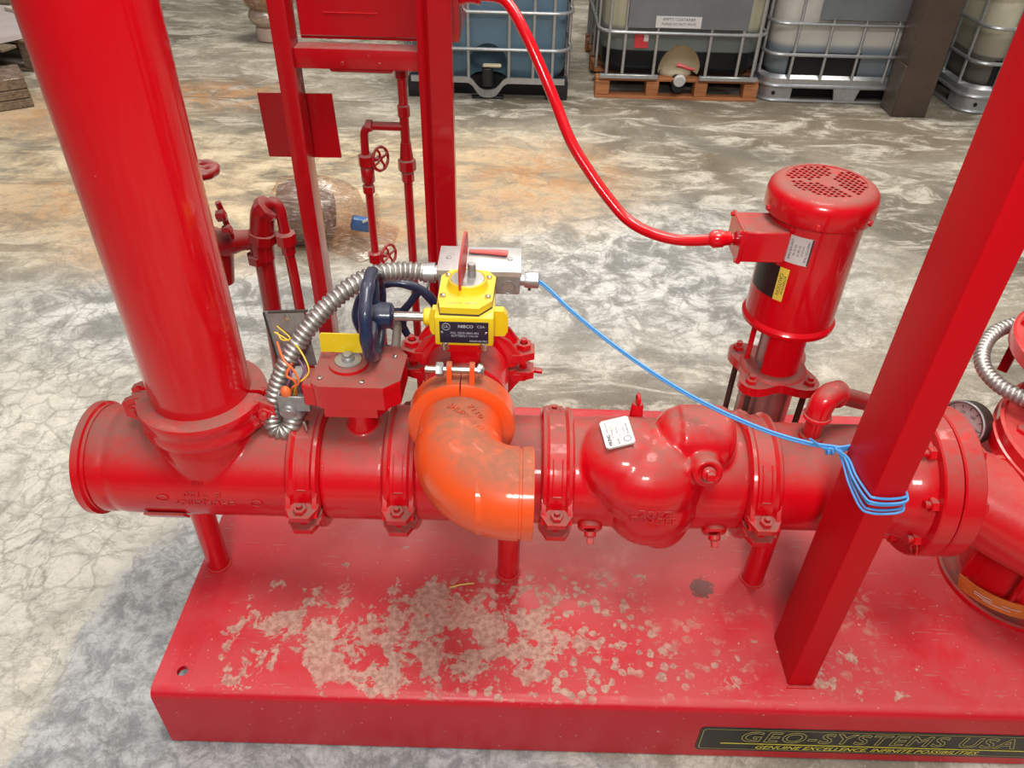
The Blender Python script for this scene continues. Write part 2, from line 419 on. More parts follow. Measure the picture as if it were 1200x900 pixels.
# ================================================================ SKID
ZS = .19   # skid top
PY, PZ, PR = 1.105, .516, .107   # main line
def skid_material():
    t = NT('worn_red_skid_enamel'); o = t.n('ShaderNodeVectorMath', {0: t.obj(), 1: (.5, 1.24, 0)}, operation='ADD')
    nz = t.sep(t.n('ShaderNodeNewGeometry', out=1), 2); up = t.step(nz, .5, .95)
    n1 = t.noise(o, 7, 7, .62); n2 = t.noise(o, 34, 6, .6, .2); n3 = t.noise(o, 85, 4, .6)
    red = t.mix(t.step(n1, .35, .68), (.56, .006, .016), (.60, .022, .034))
    red = t.mix(t.math('MULTIPLY', up, .55), (.50, .005, .016), red)
    dust = t.math('MULTIPLY', up, t.math('ADD', .15, t.math('MULTIPLY', t.step(t.noise(o, 4, 8, .7), .35, .65), .55)), True)
    c = t.mix(dust, red, (.46, .070, .072))
    blob = t.blob
    zone = t.math('ADD', blob(o, -.34, .92, .40, .24), blob(o, -.02, .95, .34, .22), True)
    zone = t.math('ADD', zone, t.math('MULTIPLY', blob(o, .72, .88, .16, .12), .7), True)
    warp = t.math('ADD', t.noise(o, 15, 9, .68, .3), t.math('MULTIPLY', zone, .185))
    patch = t.math('MULTIPLY', t.step(warp, .655, .68), up)
    vor = t.n('ShaderNodeTexVoronoi', {'Vector': o, 'Scale': 42.0, 'Randomness': 1.0}, 0)
    spots = t.step(t.math('SUBTRACT', t.math('MULTIPLY', n2, 1.05), t.math('ADD', vor, t.math('MULTIPLY', n3, .22))), .0, .05)
    sz = t.math('ADD', blob(o, .02, .94, .36, .26), t.math('MULTIPLY', blob(o, .50, .95, .9, .34), .42), True)
    spots = t.math('MULTIPLY', t.math('MULTIPLY', spots, up), t.step(t.math('ADD', sz, t.math('SUBTRACT', n1, .5)), .35, .6))
    fleck = t.math('MULTIPLY', t.math('MULTIPLY', t.step(t.noise(o, 48, 5, .7), .60, .64), up), t.step(t.math('ADD', sz, t.math('SUBTRACT', n1, .5)), .25, .7))
    spots = t.math('MAXIMUM', spots, fleck)
    worn = t.mix(t.step(n3, .35, .65), (.30, .20, .15), (.50, .38, .29))
    allp = t.math('MAXIMUM', patch, spots)
    c = t.mix(t.math('MULTIPLY', allp, t.math('ADD', .45, t.math('MULTIPLY', n1, .6)), True), c, worn)
    scr = t.noise(t.n('ShaderNodeMapping', {0: o, 2: (0, 0, .5), 3: (6, 60, 6)}), 3, 3, .6)
    c = t.mix(t.math('MULTIPLY', t.math('MULTIPLY', t.step(scr, .64, .70), up), .35), c, (.36, .27, .22))
    # chipped pale line along the foot of the front face
    c = t.mix(t.math('MULTIPLY', t.step(t.noise(o, 130, 3, .6), .70, .73), .8), c, (.60, .46, .38))
    soot = t.math('MULTIPLY', t.step(t.math('ADD', blob(o, .435, 1.075, .045, .045), t.math('MULTIPLY', t.math('SUBTRACT', n3, .5), 2.2)), .45, .62), blob(o, .435, 1.075, .07, .07))
    c = t.mix(t.math('MULTIPLY', soot, .85), c, (.07, .025, .02))
    rear_tone = t.math('MULTIPLY', up, t.math('MULTIPLY', blob(o, .12, 1.30, .9, .28), .55))  # darker brown tone on the deck below and behind the main line
    c = t.mix(rear_tone, c, (.20, .105, .085))
    t.bump(t.math('ADD', t.math('MULTIPLY', n3, .25), t.math('MULTIPLY', allp, -.4)), .25, .002)
    r = t.math('ADD', .30, t.math('MULTIPLY', t.math('ADD', dust, t.math('MULTIPLY', allp, .35)), .55), True)
    return t.done(c, r)
M['skid'] = skid_material()
skid = thing('skid_base', 'wide red folded steel skid base with worn grey patches carrying the pump piping', 'skid', (.5, 1.24, 0))
XL, XR, YF, YB, RB = -.69, 1.75, .790, 1.70, .022
prof = [(YF, 0.004), (YF, ZS-RB)] + [(YF+RB-RB*math.cos(a), ZS-RB+RB*math.sin(a)) for a in [PI/2*k/6 for k in range(1, 7)]]
prof += [(YB-RB+RB*math.sin(a), ZS-RB+RB*math.cos(a)) for a in [PI/2*k/6 for k in range(0, 6)]] + [(YB, ZS-RB), (YB, .004)]
inner = [(y + (.006 if y < 1 else -.006), min(z, ZS-.006)) for y, z in prof][::-1]
full = prof + inner
mb = MB()
n = len(full)
# deck with a real anchor hole near the front left corner: split the deck into strips around it
hx, hy, hr = -.640, .838, .011
xs = [XL, hx-.02, hx+.02, XR]
for a, b in ((0, 1), (1, 2), (2, 3)):
    ring = full if a != 1 else None
    if a != 1:
        vs = [(xs[a], y, z) for y, z in full] + [(xs[b], y, z) for y, z in full]
        fs = [[i, (i+1) % n, n+(i+1) % n, n+i] for i in range(n)]
        if a == 0: fs += [[i, i+1, n-2-i, n-1-i] for i in range(len(prof)-1)]
        if b == 3: fs += [[n+i, n+i+1, n+n-2-i, n+n-1-i] for i in range(len(prof)-1)]
        mb.add(vs, fs)
    else:
        m_ = len(prof); kf = 7
        vs = [(xs[1], y, z) for y, z in prof] + [(xs[2], y, z) for y, z in prof]
        fs = [[i, i+1, m_+i+1, m_+i] for i in range(m_-1) if i != kf]
        mb.add(vs, fs)
        # the flat deck quad of this strip, with the hole
        y0, y1 = prof[kf][0], prof[kf+1][0]
        mb.add([(xs[1], hy+.02, ZS), (xs[2], hy+.02, ZS), (xs[2], y1, ZS), (xs[1], y1, ZS)], [[0, 1, 2, 3]])
        mb.add([(xs[1], y0, ZS), (xs[2], y0, ZS), (xs[2], hy-.02, ZS), (xs[1], hy-.02, ZS)], [[0, 1, 2, 3]])
        sq = []; ci = []; cl = []
        for k in range(24):
            a = 2*PI*k/24; cx, cy = math.cos(a), math.sin(a); q = .02/max(abs(cx), abs(cy))
            sq.append((hx+cx*q, hy+cy*q, ZS)); ci.append((hx+cx*hr, hy+cy*hr, ZS)); cl.append((hx+cx*hr, hy+cy*hr, ZS-.012))
        mb.add(sq+ci+cl, [[k, (k+1) % 24, 24+(k+1) % 24, 24+k] for k in range(24)] + [[24+k, 24+(k+1) % 24, 48+(k+1) % 24, 48+k] for k in range(24)])
bm_obj = mb.build('deck', 'skid', skid)
# name plate on the front face
LX0, LX1, LZ0, LZ1 = .398, 1.12, .031, .121
def rrect(x0, x1, z0, z1, r, n=5):
    out = []
    for cx, cz, a0 in ((x1-r, z1-r, 0), (x0+r, z1-r, PI/2), (x0+r, z0+r, PI), (x1-r, z0+r, 1.5*PI)):
        for k in range(n+1):
            a = a0+PI/2*k/n; out.append((cx+r*math.cos(a), cz+r*math.sin(a)))
    return out
decal = MB().prism(rrect(LX0, LX1, LZ0, LZ1, .012), (0, YF-.0012, 0), (1, 0, 0), (0, 0, 1), -.0012).build('name_decal', 'decal_black', skid)
decal['label'] = 'long black name decal with gold outlined lettering'
ro = rrect(LX0+.006, LX1-.006, LZ0+.006, LZ1-.006, .009); ri = rrect(LX0+.0076, LX1-.0076, LZ0+.0076, LZ1-.0076, .008)
k_ = len(ro)
MB().add([(a, YF-.0016, b) for a, b in ro]+[(a, YF-.0016, b) for a, b in ri], [[i, (i+1) % k_, k_+(i+1) % k_, k_+i] for i in range(k_)]).build('decal_border', 'gold', decal, False)
Xv, Zv = V3((1, 0, 0)), V3((0, 0, 1))
LC = (LX0+LX1)/2
text('GEO-SYSTEMS USA', .054, (LC+.002, YF-.0012, .0865), Xv, Zv, 'gold', decal, wide=1.13, stroke=.016, offset=.012, shear=.15, space=1.12, depth=.0006)
MB().box((LC, YF-.0018, .0605), (.625, .0004, .0024)).build('rule_line', 'bright_gold', decal, False)
text('GENUINE EXCELLENCE. INFINITE POSSIBILITIES.', .0185, (LC-.01, YF-.0012, .0475), Xv, Zv, 'bright_gold', decal, wide=1.18, offset=.01, shear=.35, depth=.0008)

# yellow sliver lying on the skid
tag(MB().tube(catmull([(-.125, 1.055, ZS+.0025), (-.10, 1.062, ZS+.004), (-.072, 1.068, ZS+.0025)], 4), .0016, 6).build('straw_sliver', 'straw', None),
    'thin yellow sliver lying on the red deck below the orange elbow', 'debris')

# ================================================================ STEEL POSTS / FRAME
post = thing('steel_post', 'tall red rectangular steel tube post standing at the front edge, tied with blue wire', 'post', (.592, .90, ZS))
MB().span((.567, .843, ZS), (.617, .956, 2.05), bev=.004, seg=2).build('tube', 'red_post', post)
MB().prism([(-.03, -.004), (.03, -.004), (.027, .004), (-.027, .004)], (.592, .839, ZS), (1, 0, 0), (0, 0, 1), .003).build('weld_bead', 'red_clean', post)

lp = thing('frame_post', 'narrow red frame post with square plate, left of the control cabinet', 'post', (-.473, 1.63, ZS))
MB().span((-.492, 1.60, ZS), (-.456, 1.66, 2.0), bev=.003, seg=2).build('tube', 'red_shaded', lp)
MB().prism([(-.082, .071), (.078, .073), (.083, -.068), (-.080, -.070)], (-.481, 1.668, .99), (1, 0, 0), (0, 0, 1), -.004).build('square_plate', 'red_shaded', lp)
MB().box((-.473, 1.63, ZS+.005), (.09, .10, .010), bev=.002).build('foot_plate', 'red_shaded', lp)

rp = thing('frame_post', 'wide red channel frame post behind the yellow valve operator', 'post', (-.17, 1.63, ZS))
prf = [(-.206, 1.602), (-.198, 1.600), (-.194, 1.604), (-.191, 1.609), (-.187, 1.604), (-.182, 1.600), (-.142, 1.600), (-.138, 1.604), (-.138, 1.638), (-.206, 1.638)]
MB().prism([(a, b) for a, b in prf], (0, 0, ZS), (1, 0, 0), (0, 1, 0), 1.8).build('channel', 'red_shaded', rp)
MB().box((-.172, 1.62, ZS+.005), (.11, .09, .010), bev=.002).build('foot_plate', 'red_shaded', rp)

bar = thing('frame_crossbar', 'red horizontal crossbar with dusty top under the control cabinet', 'crossbar', (-.33, 1.63, 1.14))
MB().span((-.456, 1.612, 1.130), (-.206, 1.660, 1.170), bev=.003, seg=2).span((-.39, 1.618, 1.122), (-.26, 1.65, 1.132), bev=.004).build('bar', 'red_shaded', bar)
for x in (-.36, -.285):
    MB().cyl((x, 1.613, 1.142), (x, 1.607, 1.142), .004, seg=10).build('bolt', 'red_shaded', bar)

cab = thing('control_cabinet', 'large red control cabinet mounted between the two frame posts', 'cabinet', (-.29, 1.76, 1.16))
MB().span((-.454, 1.672, 1.172), (-.128, 1.90, 1.80), bev=.004, seg=2).build('housing', 'red_shaded', cab)
MB().span((-.452, 1.664, 1.180), (-.208, 1.672, 1.78), bev=.002).build('door', 'red_shaded', cab)
MB().span((-.400, 1.662, 1.2245), (-.29, 1.664, 1.226)).build('louver_lip', 'red_clean', cab)
MB().lathe((-.128, 1.70, 1.258), (1, 0, 0), [(0, .020), (.012, .020), (.012, .017), (.034, .017), (.036, .019), (.042, .019), (.044, .014)], 24).build('conduit_connector', 'red_clean', cab)

# red flexible conduit from cabinet to jockey motor
hose_pts = [(-.086, 1.70, 1.258), (-.035, 1.69, 1.250), (.01, 1.655, 1.193), (.066, 1.61, 1.093), (.105, 1.56, 1.02), (.142, 1.53, .972), (.185, 1.50, .925), (.232, 1.47, .885), (.285, 1.44, .870), (.345, 1.42, .868), (.416, 1.40, .884)]
hz = thing('red_conduit', 'long red flexible conduit sweeping from the cabinet to the small motor', 'conduit', hose_pts[0])
pth = catmull(hose_pts, 10)
MB().tube(pth, .0115, 16).build('hose', 'red_clean', hz)
MB().lathe((.418, 1.40, .885), (1, .0, .1), [(-.03, .0125), (-.022, .018), (-.005, .018), (0, .015), (.012, .014), (.014, .010), (.03, .010)], 12).build('end_fitting', 'red_clean', hz)

# ================================================================ MAIN LINE
def cyl_fn(cx, ang0, R, flip=False):
    """wrap text on the main pipe: a runs along X, b goes around"""
    def fn(a, b):
        if flip: a, b = -a, -b
        th = ang0 + b/R
        n_ = V3((0, -math.cos(th), math.sin(th)))
        return V3((cx+a, PY, PZ)) + n_*R, n_
    return fn
X0 = V3((1, 0, 0))
RXc, RR = -.577, .089
tee = thing('pipe_tee', 'dusty red cast pipe tee with raised numbers at the left end', 'pipe fitting', (-.60, PY, PZ))
mb = MB()
mb.lathe((-.80, PY, PZ), X0, [(.0, .098), (.004, PR), (.03, PR), (.036, PR-.003), (.05, PR+.001), (.44, PR+.001)], 64)
mb.lathe((RXc, PY, PZ), (0, 0, 1), [(0, .102), (.09, .099), (.11, .095), (.13, RR), (.16, RR)], 56)
mb.cast('body', 'red', tee, .004, 8)
MB().lathe((-.822, PY, PZ), X0, [(0, .085), (.001, PR+.002), (.004, PR+.006), (.018, PR+.006), (.020, PR), (.026, PR)], 64).build('end_cap', 'red', tee)
MB().box((-.668, PY-.093, PZ-.062), (.078, .034, .006), Matrix.Rotation(math.radians(-55), 3, 'X'), .001).build('cradle_plate', 'red', tee)
text_wrap('SHURJOINT', .0155, cyl_fn(-.578, -.07, PR+.001, True), 'red', tee, offset=.01, lift=.0022, wide=1.42)
text_wrap('B  7120', .0165, cyl_fn(-.578, .125, PR+.001, True), 'red', tee, offset=.012, lift=.0022, wide=1.4)
text_wrap('EEE', .011, cyl_fn(-.583, .36, PR+.001, True), 'red', tee, offset=.012, lift=.002, wide=1.4)
mb = MB()
for cx, th0 in ((-.478, -.05), (-.655, .02)):
    pts = []
    for k in range(25):
        a = 2*PI*k/24; th = th0+.0075*math.sin(a)/PR; n_ = V3((0, -math.cos(th), math.sin(th)))
        pts.append(V3((cx+.011*math.cos(a), PY, PZ))+n_*(PR+.0025))
    mb.tube(pts, .0011, 6, False)
mb.build('cast_mark', 'red', tee)

riser = thing('riser_pipe', 'thick vertical glossy red riser pipe rising out of the left tee', 'pipe', (RXc, PY, .66))
MB().cyl((RXc, PY, .655), (RXc, PY, 2.1), RR, seg=72).build('tube', 'red_clean', riser)

def pipe(name, label, x0, x1, r=PR, mat='red'):
    t = thing(name, label, 'pipe', ((x0+x1)/2, PY, PZ))
    MB().cyl((x0, PY, PZ), (x1, PY, PZ), r, seg=64).build('tube', mat, t)
    return t

# grooved coupling, axis local X, bolt pads along local -Y/+Y, bolts along local Z
def make_coupling(R, wd, name, label, sc=1.0, pads=1.0, group=None, mat='red', val=.62):
    t = thing(name, label, 'coupling', (0, 0, 0), group)
    h = wd/2; T = .021*sc; ps = sc*pads
    pr = [(-h, R-.001), (-h, R+T*.55), (-h+.004, R+T*.85), (-h+.010*sc, R+T*.92), (-h+.016*sc, R+T*val), (h-.016*sc, R+T*val), (h-.010*sc, R+T*.92), (h-.004, R+T*.85), (h, R+T*.55), (h, R-.001)]
    for sgn in (1, -1):
        mb = MB()
        g = .05
        a0 = (g if sgn > 0 else PI+g)
        # frame((1,0,0)): x = up x d
        x_, y_, d_ = frame(X0)
        # pick angles so the split planes lie on +-Y
        off = math.atan2(y_.dot(V3((0, 1, 0))), x_.dot(V3((0, 1, 0))))
        ang0 = off + a0 if x_.cross(y_).dot(X0) > 0 else off - a0
        mb.lathe((0, 0, 0), X0, pr, 40, off+a0, off+a0+PI-2*g, close=True)
        zc = sgn
        if (x_*math.cos(off+PI/2)+y_*math.sin(off+PI/2)).z < 0: zc = -sgn
        for sy in (1, -1):
            # bolt pad: hollowed wedge
            y0 = sy*(R+.002); y1 = sy*(R+.045*ps); zl = zc*.012*ps; zh = zc*.025*ps
            w0, w1 = h*.98, h*.55
            out = [(-w0, y0), (w0, y0), (w0, sy*(R+.022*ps)), (w1, y1), (-w1, y1), (-w0, sy*(R+.022*ps))]
            mb.prism(out, (0, 0, min(zl, zh)), (1, 0, 0), (0, 1, 0), abs(zh-zl))
            # webs from the pad up to the ring
            for wx in (-w0+.0058, w0-.0058):
                mb.prism([(sy*(R-.006), zc*.01), (sy*(R+.034*ps), zc*.01), (sy*(R+.006*ps), zc*.05*ps), (sy*(R-.014), zc*.06*ps)], (wx-.004, 0, 0), (0, 1, 0), (0, 0, 1), .008)
        for sg in (-1, 1):   # raised frame of the name panel on the outside
            pass
        hs = mb.build('housing_half', mat, t)
        # raised panel outline
        for sy in (1, -1):
            mb2 = MB()
            for (aa, ab) in ((.45, 1.05),):
                for wx in (-h*.28, h*.28):
                    pts = []
                    for k in range(9):
                        a = aa+(ab-aa)*k/8
                        pts.append(V3((wx, sy*math.cos(a)*(R+T*.64), zc*math.sin(a)*(R+T*.64))))
                    mb2.tube(pts, .0016, 5)
                a = aa; mb2.tube([V3((-h*.28, sy*math.cos(a)*(R+T*.64), zc*math.sin(a)*(R+T*.64))), V3((h*.28, sy*math.cos(a)*(R+T*.64), zc*math.sin(a)*(R+T*.64)))], .0016, 5)
            mb2.build('panel_rim', mat, hs)
    for sy in (1, -1):
        mb = MB(); y = sy*(R+.028*ps)
        bolt(mb, (0, y, .036*ps), (0, 0, -1), .0125*ps, .072*ps)
        mb.cyl((0, y, .043*ps), (0, y, .036*ps), .0048*ps, seg=10)
        mb.build('bolt', mat, t)
    return t

def place(t, loc, rot): t.location = loc; t.rotation_euler = rot; return t
cA = make_coupling(PR, .062, 'grooved_coupling', 'red grooved pipe coupling just right of the pipe tee, below the grey open box', 1.0, 1.0, 'bolted couplings on the main line')
labs = ['red grooved pipe coupling partly behind the orange elbow on its left side', 'red grooved pipe coupling between the orange elbow and the humped check valve', 'red grooved pipe coupling right of the check valve, before the slanted post']
others = [copy_tree(cA) for _ in labs]
TILT = math.radians(7)
for o_, lb in zip(others, labs): o_['label'] = lb
for o_, x_ in zip([cA]+others, (-.386, -.206, .090, .478)):
    place(o_, (x_, PY, PZ), (TILT, 0, 0))

cR = make_coupling(RR, .058, 'riser_coupling', 'round red coupling clamped around the foot of the riser pipe', 1.45, .78, val=.84)
place(cR, (RXc, PY, .667), (0, -PI/2, math.radians(12)))
# riser coupling: axis vertical, pads must point left / right
cR.rotation_euler = Matrix(((0, 1, 0), (0, 0, 1), (1, 0, 0))).to_4x4().to_euler()

mid = pipe('main_pipe_spool', 'dusty red pipe length behind the orange elbow', -.175, .062)
pipe('main_pipe_spool', 'dusty red pipe length ending at the flange behind the slanted post', .505, .79)
# legs
for lx, lb in ((-.652, 'short round red leg under the left tee'), (.003, 'short round red leg below the orange elbow outlet'), (.556, 'short round red leg beside the slanted post foot')):
    lg = thing('pipe_support_leg', lb, 'support leg', (lx, PY, ZS), 'support legs under the main line')
    MB().cyl((lx, PY, ZS), (lx, PY, PZ-PR+.004), .0245, seg=32).build('tube', 'red_clean', lg)
    MB().box((lx, PY, PZ-PR-.004), (.10, .07, .006), bev=.001).build('cradle_plate', 'red', lg)
    MB().torus((lx, PY, ZS+.001), (0, 0, 1), .0255, .003, 32, 8).build('weld_bead', 'red_clean', lg)

# ================================================================ BUTTERFLY VALVE 1 (main line)
bv = thing('butterfly_valve', 'red butterfly valve with boxy gear housing and yellow flag on the main line', 'valve', (-.295, PY, PZ))
mb = MB()
mb.cyl((-.356, PY, PZ), (-.236, PY, PZ), PR+.002, seg=64, bev=.003)
mb.lathe((-.283, PY, PZ+.08), (0, 0, 1), [(0, .035), (.03, .030), (.045, .027), (.11, .027)], 28)
mb.cast('valve_body', 'red', bv, .0035, 5)
gh = [(-.350, 1.050), (-.335, 1.040), (-.225, 1.040), (-.198, 1.062), (-.195, 1.135), (-.215, 1.160), (-.335, 1.160), (-.350, 1.140)]
gp = [(a, b) for a, b in gh]
gear = MB()
gear.prism(gp, (0, 0, .714), (1, 0, 0), (0, 1, 0), .040)
gear.prism([(-.335, 1.046), (-.24, 1.046), (-.225, 1.07), (-.24, 1.13), (-.32, 1.13)], (0, 0, .690), (1, 0, 0), (0, 1, 0), .026)
gear.prism([(-.318, 1.056), (-.252, 1.056), (-.245, 1.08), (-.252, 1.13), (-.315, 1.13)], (0, 0, .682), (1, 0, 0), (0, 1, 0), .01)
gear.box((-.362, 1.10, .715), (.034, .055, .05), bev=.004)
gear.build('gear_housing', 'red', bv)
lid = MB().prism([(a*1.02+.0055, (b-1.10)*1.05+1.10) for a, b in gp], (0, 0, .756), (1, 0, 0), (0, 1, 0), .010)
lid.lathe((-.295, 1.105, .766), (0, 0, 1), [(0, .036), (.006, .035), (.008, .030)], 32)
lid.build('gear_cover', 'red', bv)
MB().lathe((-.295, 1.105, .774), (0, 0, 1), [(0, .024), (.003, .024), (.003, .012), (.008, .011), (.010, .009)], 24).hexa((-.295, 1.105, .782), (0, 0, 1), .009, .008).build('shaft_end', 'boxgrey', bv)
MB().prism([(-.050, 0), (.036, 0), (.038, .004), (.038, .036), (.032, .040), (-.046, .040), (-.050, .036)], (-.295, 1.118, .782), (1, 0, 0), (0, 0, 1), -.003).build('position_flag', 'yellow', bv)
for p in ((-.337, 1.06), (-.262, 1.052), (-.215, 1.13), (-.33, 1.14)):
    MB().lathe((p[0], p[1], .766), (0, 0, 1), [(0, .005), (.003, .0045), (.0042, .002)], 10).build('cover_screw', 'steel', bv)
MB().cyl((-.222, 1.155, .735), (-.232, 1.285, .745), .009, seg=16).build('input_shaft', 'brass', bv)

def handwheel(name, label, c, axis, R, mat, parent=None, hub_len=.03, tube=.008, spokes=3, ph=.3):
    x, y, d = frame(axis); c = V3(c)
    root = thing(name, label, 'handwheel', c) if parent is None else parent
    w_ = MB().torus(c, d, R-tube, tube, 96, 14, .07, 10)
    o1 = w_.build('wheel_rim' if parent is None else 'handwheel', mat, root)
    p2 = root if parent is None else o1
    hb = MB().lathe(c-d*.006, d, [(-.004, tube*1.6), (0, tube*2.2), (hub_len-.004, tube*2.0), (hub_len, tube*1.5)], 24)
    if parent is None: hb.build('hub', mat, p2)
    for k in range(spokes):
        a = ph+2*PI*k/spokes; q = x*math.cos(a)+y*math.sin(a)
        mb = hb if parent is not None else MB()
        mb.tube([c+q*tube*1.2, c+q*R*.5+d*.004, c+q*(R-tube)], [tube*.95, tube*.8, tube*.9], 10, True)
        if parent is None: mb.build('spoke', mat, p2)
    if parent is not None: hb.build('wheel_spider', mat, p2)
    return root
handwheel('handwheel', 'dark blue handwheel facing the camera behind the red gear housing', (-.234, 1.295, .742), (.05, -1, 0), .092, 'blue', ph=.95, tube=.0095)
handwheel('handwheel', 'dark blue handwheel seen nearly edge on, left of the yellow operator', (-.250, 1.145, .846), (1, .0, 0), .086, 'blue', hub_len=.042, tube=.0115, ph=1.3)

# ================================================================ BRANCH: coupling, butterfly valve 2, orange coupling, elbow
BX, BZ, BR = -.088, .695, .074
cb = make_coupling(BR, .055, 'branch_coupling', 'large red bolted coupling with side ears behind the yellow gear operator', 1.25)
cb.rotation_euler = (0, 0, PI/2)
cb.location = (BX, 1.225, BZ)
bp = thing('branch_pipe', 'red pipe elbow dropping behind the large branch coupling', 'pipe', (BX, 1.36, .6))
path = [V3((BX, 1.215, BZ)), V3((BX, 1.29, BZ))] + [V3((BX, 1.29+.10*math.sin(a), BZ-.10+.10*math.cos(a))) for a in [PI/2*k/8 for k in range(1, 9)]] + [V3((BX, 1.39, ZS+.004))]
MB().tube(path, BR-.004, 48).build('tube', 'red', bp)
MB().cyl((BX, 1.39, ZS), (BX, 1.39, ZS+.02), .115, seg=40, bev=.002).build('flange_foot', 'red', bp)
MB().tube([(-.04, 1.275, .645), (.03, 1.272, .640), (.062, 1.27, .637)], .0065, 10).build('side_nipple', 'red', bp)

v2 = thing('butterfly_valve', 'red butterfly valve body under the yellow gear operator', 'valve', (BX, 1.15, BZ))
MB().lathe((BX, 1.075, BZ), (0, 1, 0), [(0, BR), (.02, BR), (.024, BR+.006), (.105, BR+.008), (.11, BR), (.14, BR)], 56).build('valve_body', 'red', v2)
nk = MB().span((-.112, 1.105, BZ+.06), (-.058, 1.165, .826), bev=.005).span((-.118, 1.10, .80), (-.052, 1.17, .826), bev=.003)
nk.build('neck', 'red_clean', v2)
for sx in (-.118, -.052):
    MB().cyl((sx, 1.098, .812), (sx, 1.098, .828), .008, seg=16, bev=.001).build('neck_bolt', 'steel', v2)

# yellow gear operator
yo = thing('gear_operator', 'bright yellow gear operator with black data plate and red flag', 'valve operator', (-.085, 1.14, .82))
yb = MB().span((-.136, 1.092, .822), (-.034, 1.20, .880), bev=.005, seg=2)
yb.prism([(-.144, .0), (-.016, .0), (-.010, .010), (-.010, .040), (-.018, .052), (-.142, .052), (-.148, .040), (-.148, .010)], (0, 1.125, .822), (1, 0, 0), (0, 0, 1), -.016)
yb.build('gear_case', 'yellow', yo)
tp = [(-.126, 1.100), (-.060, 1.098), (-.038, 1.125), (-.034, 1.205), (-.05, 1.228), (-.115, 1.228), (-.132, 1.205), (-.132, 1.13)]
MB().prism(tp, (0, 0, .8835), (1, 0, 0), (0, 1, 0), .012).build('case_cover', 'yellow', yo)
MB().prism([((a+.083)*1.01-.083, (b-1.16)*1.01+1.16) for a, b in tp], (0, 0, .8795), (1, 0, 0), (0, 1, 0), .004).build('gasket', 'iron', yo)
MB().lathe((-.083, 1.172, .895), (0, 0, 1), [(0, .038), (.004, .036), (.016, .0335), (.018, .031), (.014, .029)], 36).build('shaft_boss', 'yellow', yo)
MB().lathe((-.083, 1.172, .905), (0, 0, 1), [(0, .0295), (.006, .029), (.007, .012)], 30).build('indicator_disc', 'boxgrey', yo)
MB().cyl((-.076, 1.178, .911), (-.076, 1.178, .938), .0075, seg=14, bev=.001).build('shaft_square', 'boxgrey', yo)
fl_ = MB().prism([(-.036, .0), (-.030, .0), (.004, .020), (.022, .060), (.020, .082), (.010, .090), (-.002, .082), (-.030, .052), (-.036, .04)], (-.090, 1.170, .908), (.18, 1, 0), (0, 0, 1), .004)
fl_.build('position_flag', 'flag', yo)
for p in ((-.124, 1.135), (-.046, 1.135), (-.046, 1.20), (-.12, 1.205)):
    MB().lathe((p[0], p[1], .895), (0, 0, 1), [(0, .0055), (.004, .005), (.0052, .002)], 12).build('cover_screw', 'steel', yo)
dp = MB().span((-.127, 1.0908, .829), (-.043, 1.092, .872)).build('data_plate', 'navy', yo, False)
dp['label'] = 'black data plate with pale lettering'
F0 = 1.0908
text('NIBCO', .0085, (-.082, F0, .8635), Xv, Zv, 'print', dp, offset=.02)
text('CSA', .0075, (-.056, F0, .8635), Xv, Zv, 'print', dp)
text('FIG. GD0-4865-8N', .0062, (-.084, F0, .8500), Xv, Zv, 'print', dp)
text('BUTTERFLY VALVE', .0056, (-.084, F0, .8440), Xv, Zv, 'print', dp)
text('MADE IN PRC', .0052, (-.060, F0, .8335), Xv, Zv, 'print', dp, offset=.01)
text('UL', .0075, (-.1155, F0, .8625), Xv, Zv, 'print', dp)
MB().torus((-.1155, F0-.0004, .8625), (0, 1, 0), .0068, .0004, 28, 5).build('mark_ring', 'print', dp, False)
for x in (-.123, -.047):
    MB().lathe((x, F0, .851), (0, -1, 0), [(0, .0024), (.0008, .002), (.001, .0)], 10).build('rivet', 'steel', dp)
text('NIBCO SERIES', .0085, (-.088, 1.114, .8955), Xv, V3((0, 1, 0)), 'brass', yo, depth=.0003)
text('GEAR OPERATOR', .007, (-.086, 1.105, .8955), Xv, V3((0, 1, 0)), 'brass', yo, depth=.0003) if False else None
MB().cyl((-.212, 1.145, .846), (-.136, 1.145, .846), .0085, seg=18).build('input_shaft', 'steel', yo)
MB().cyl((-.160, 1.145, .846), (-.134, 1.145, .846), .016, seg=18, bev=.002).build('shaft_bearing', 'yellow', yo)

# junction box behind yellow operator
jb = thing('junction_box', 'grey metal junction box with shiny lid behind the yellow operator', 'electrical box', (-.065, 1.27, .84))
MB().span((-.142, 1.232, .842), (.010, 1.320, .888), bev=.005, seg=2).build('box', 'boxgrey', jb)
MB().span((-.144, 1.229, .888), (.012, 1.323, .893), bev=.002, seg=2).span((-.144, 1.229, .882), (.012, 1.2315, .891), bev=.0008).build('lid', 'boxlid', jb)
for x in (-.118, -.012):
    MB().torus((x, 1.2315, .859), (0, 1, 0), .013, .0013, 24, 6).cyl((x, 1.2325, .859), (x, 1.231, .859), .011, seg=20).build('knockout', 'boxgrey', jb)
for x in (-.125, -.01):
    MB().lathe((x, 1.276, .893), (0, 0, 1), [(0, .0055), (.002, .005), (.0028, .001)], 12).build('lid_screw', 'boxgrey', jb)
MB().tube([(-.088, 1.295, .8975), (-.05, 1.293, .8980), (-.03, 1.291, .8985), (-.015, 1.289, .8985)], [.0055, .007, .009, .0085], 12, True, .5).build('pointer_handle', 'flag', jb)
MB().lathe((.006, 1.262, .858), X0, [(0, .0105), (.012, .0105), (.012, .014), (.018, .0155), (.038, .0155), (.040, .012), (.034, .010)], 24).build('cord_fitting', 'galv', jb)
MB().cyl((.028, 1.262, .842), (.028, 1.262, .836), .003, seg=8).build('set_screw', 'iron', jb)
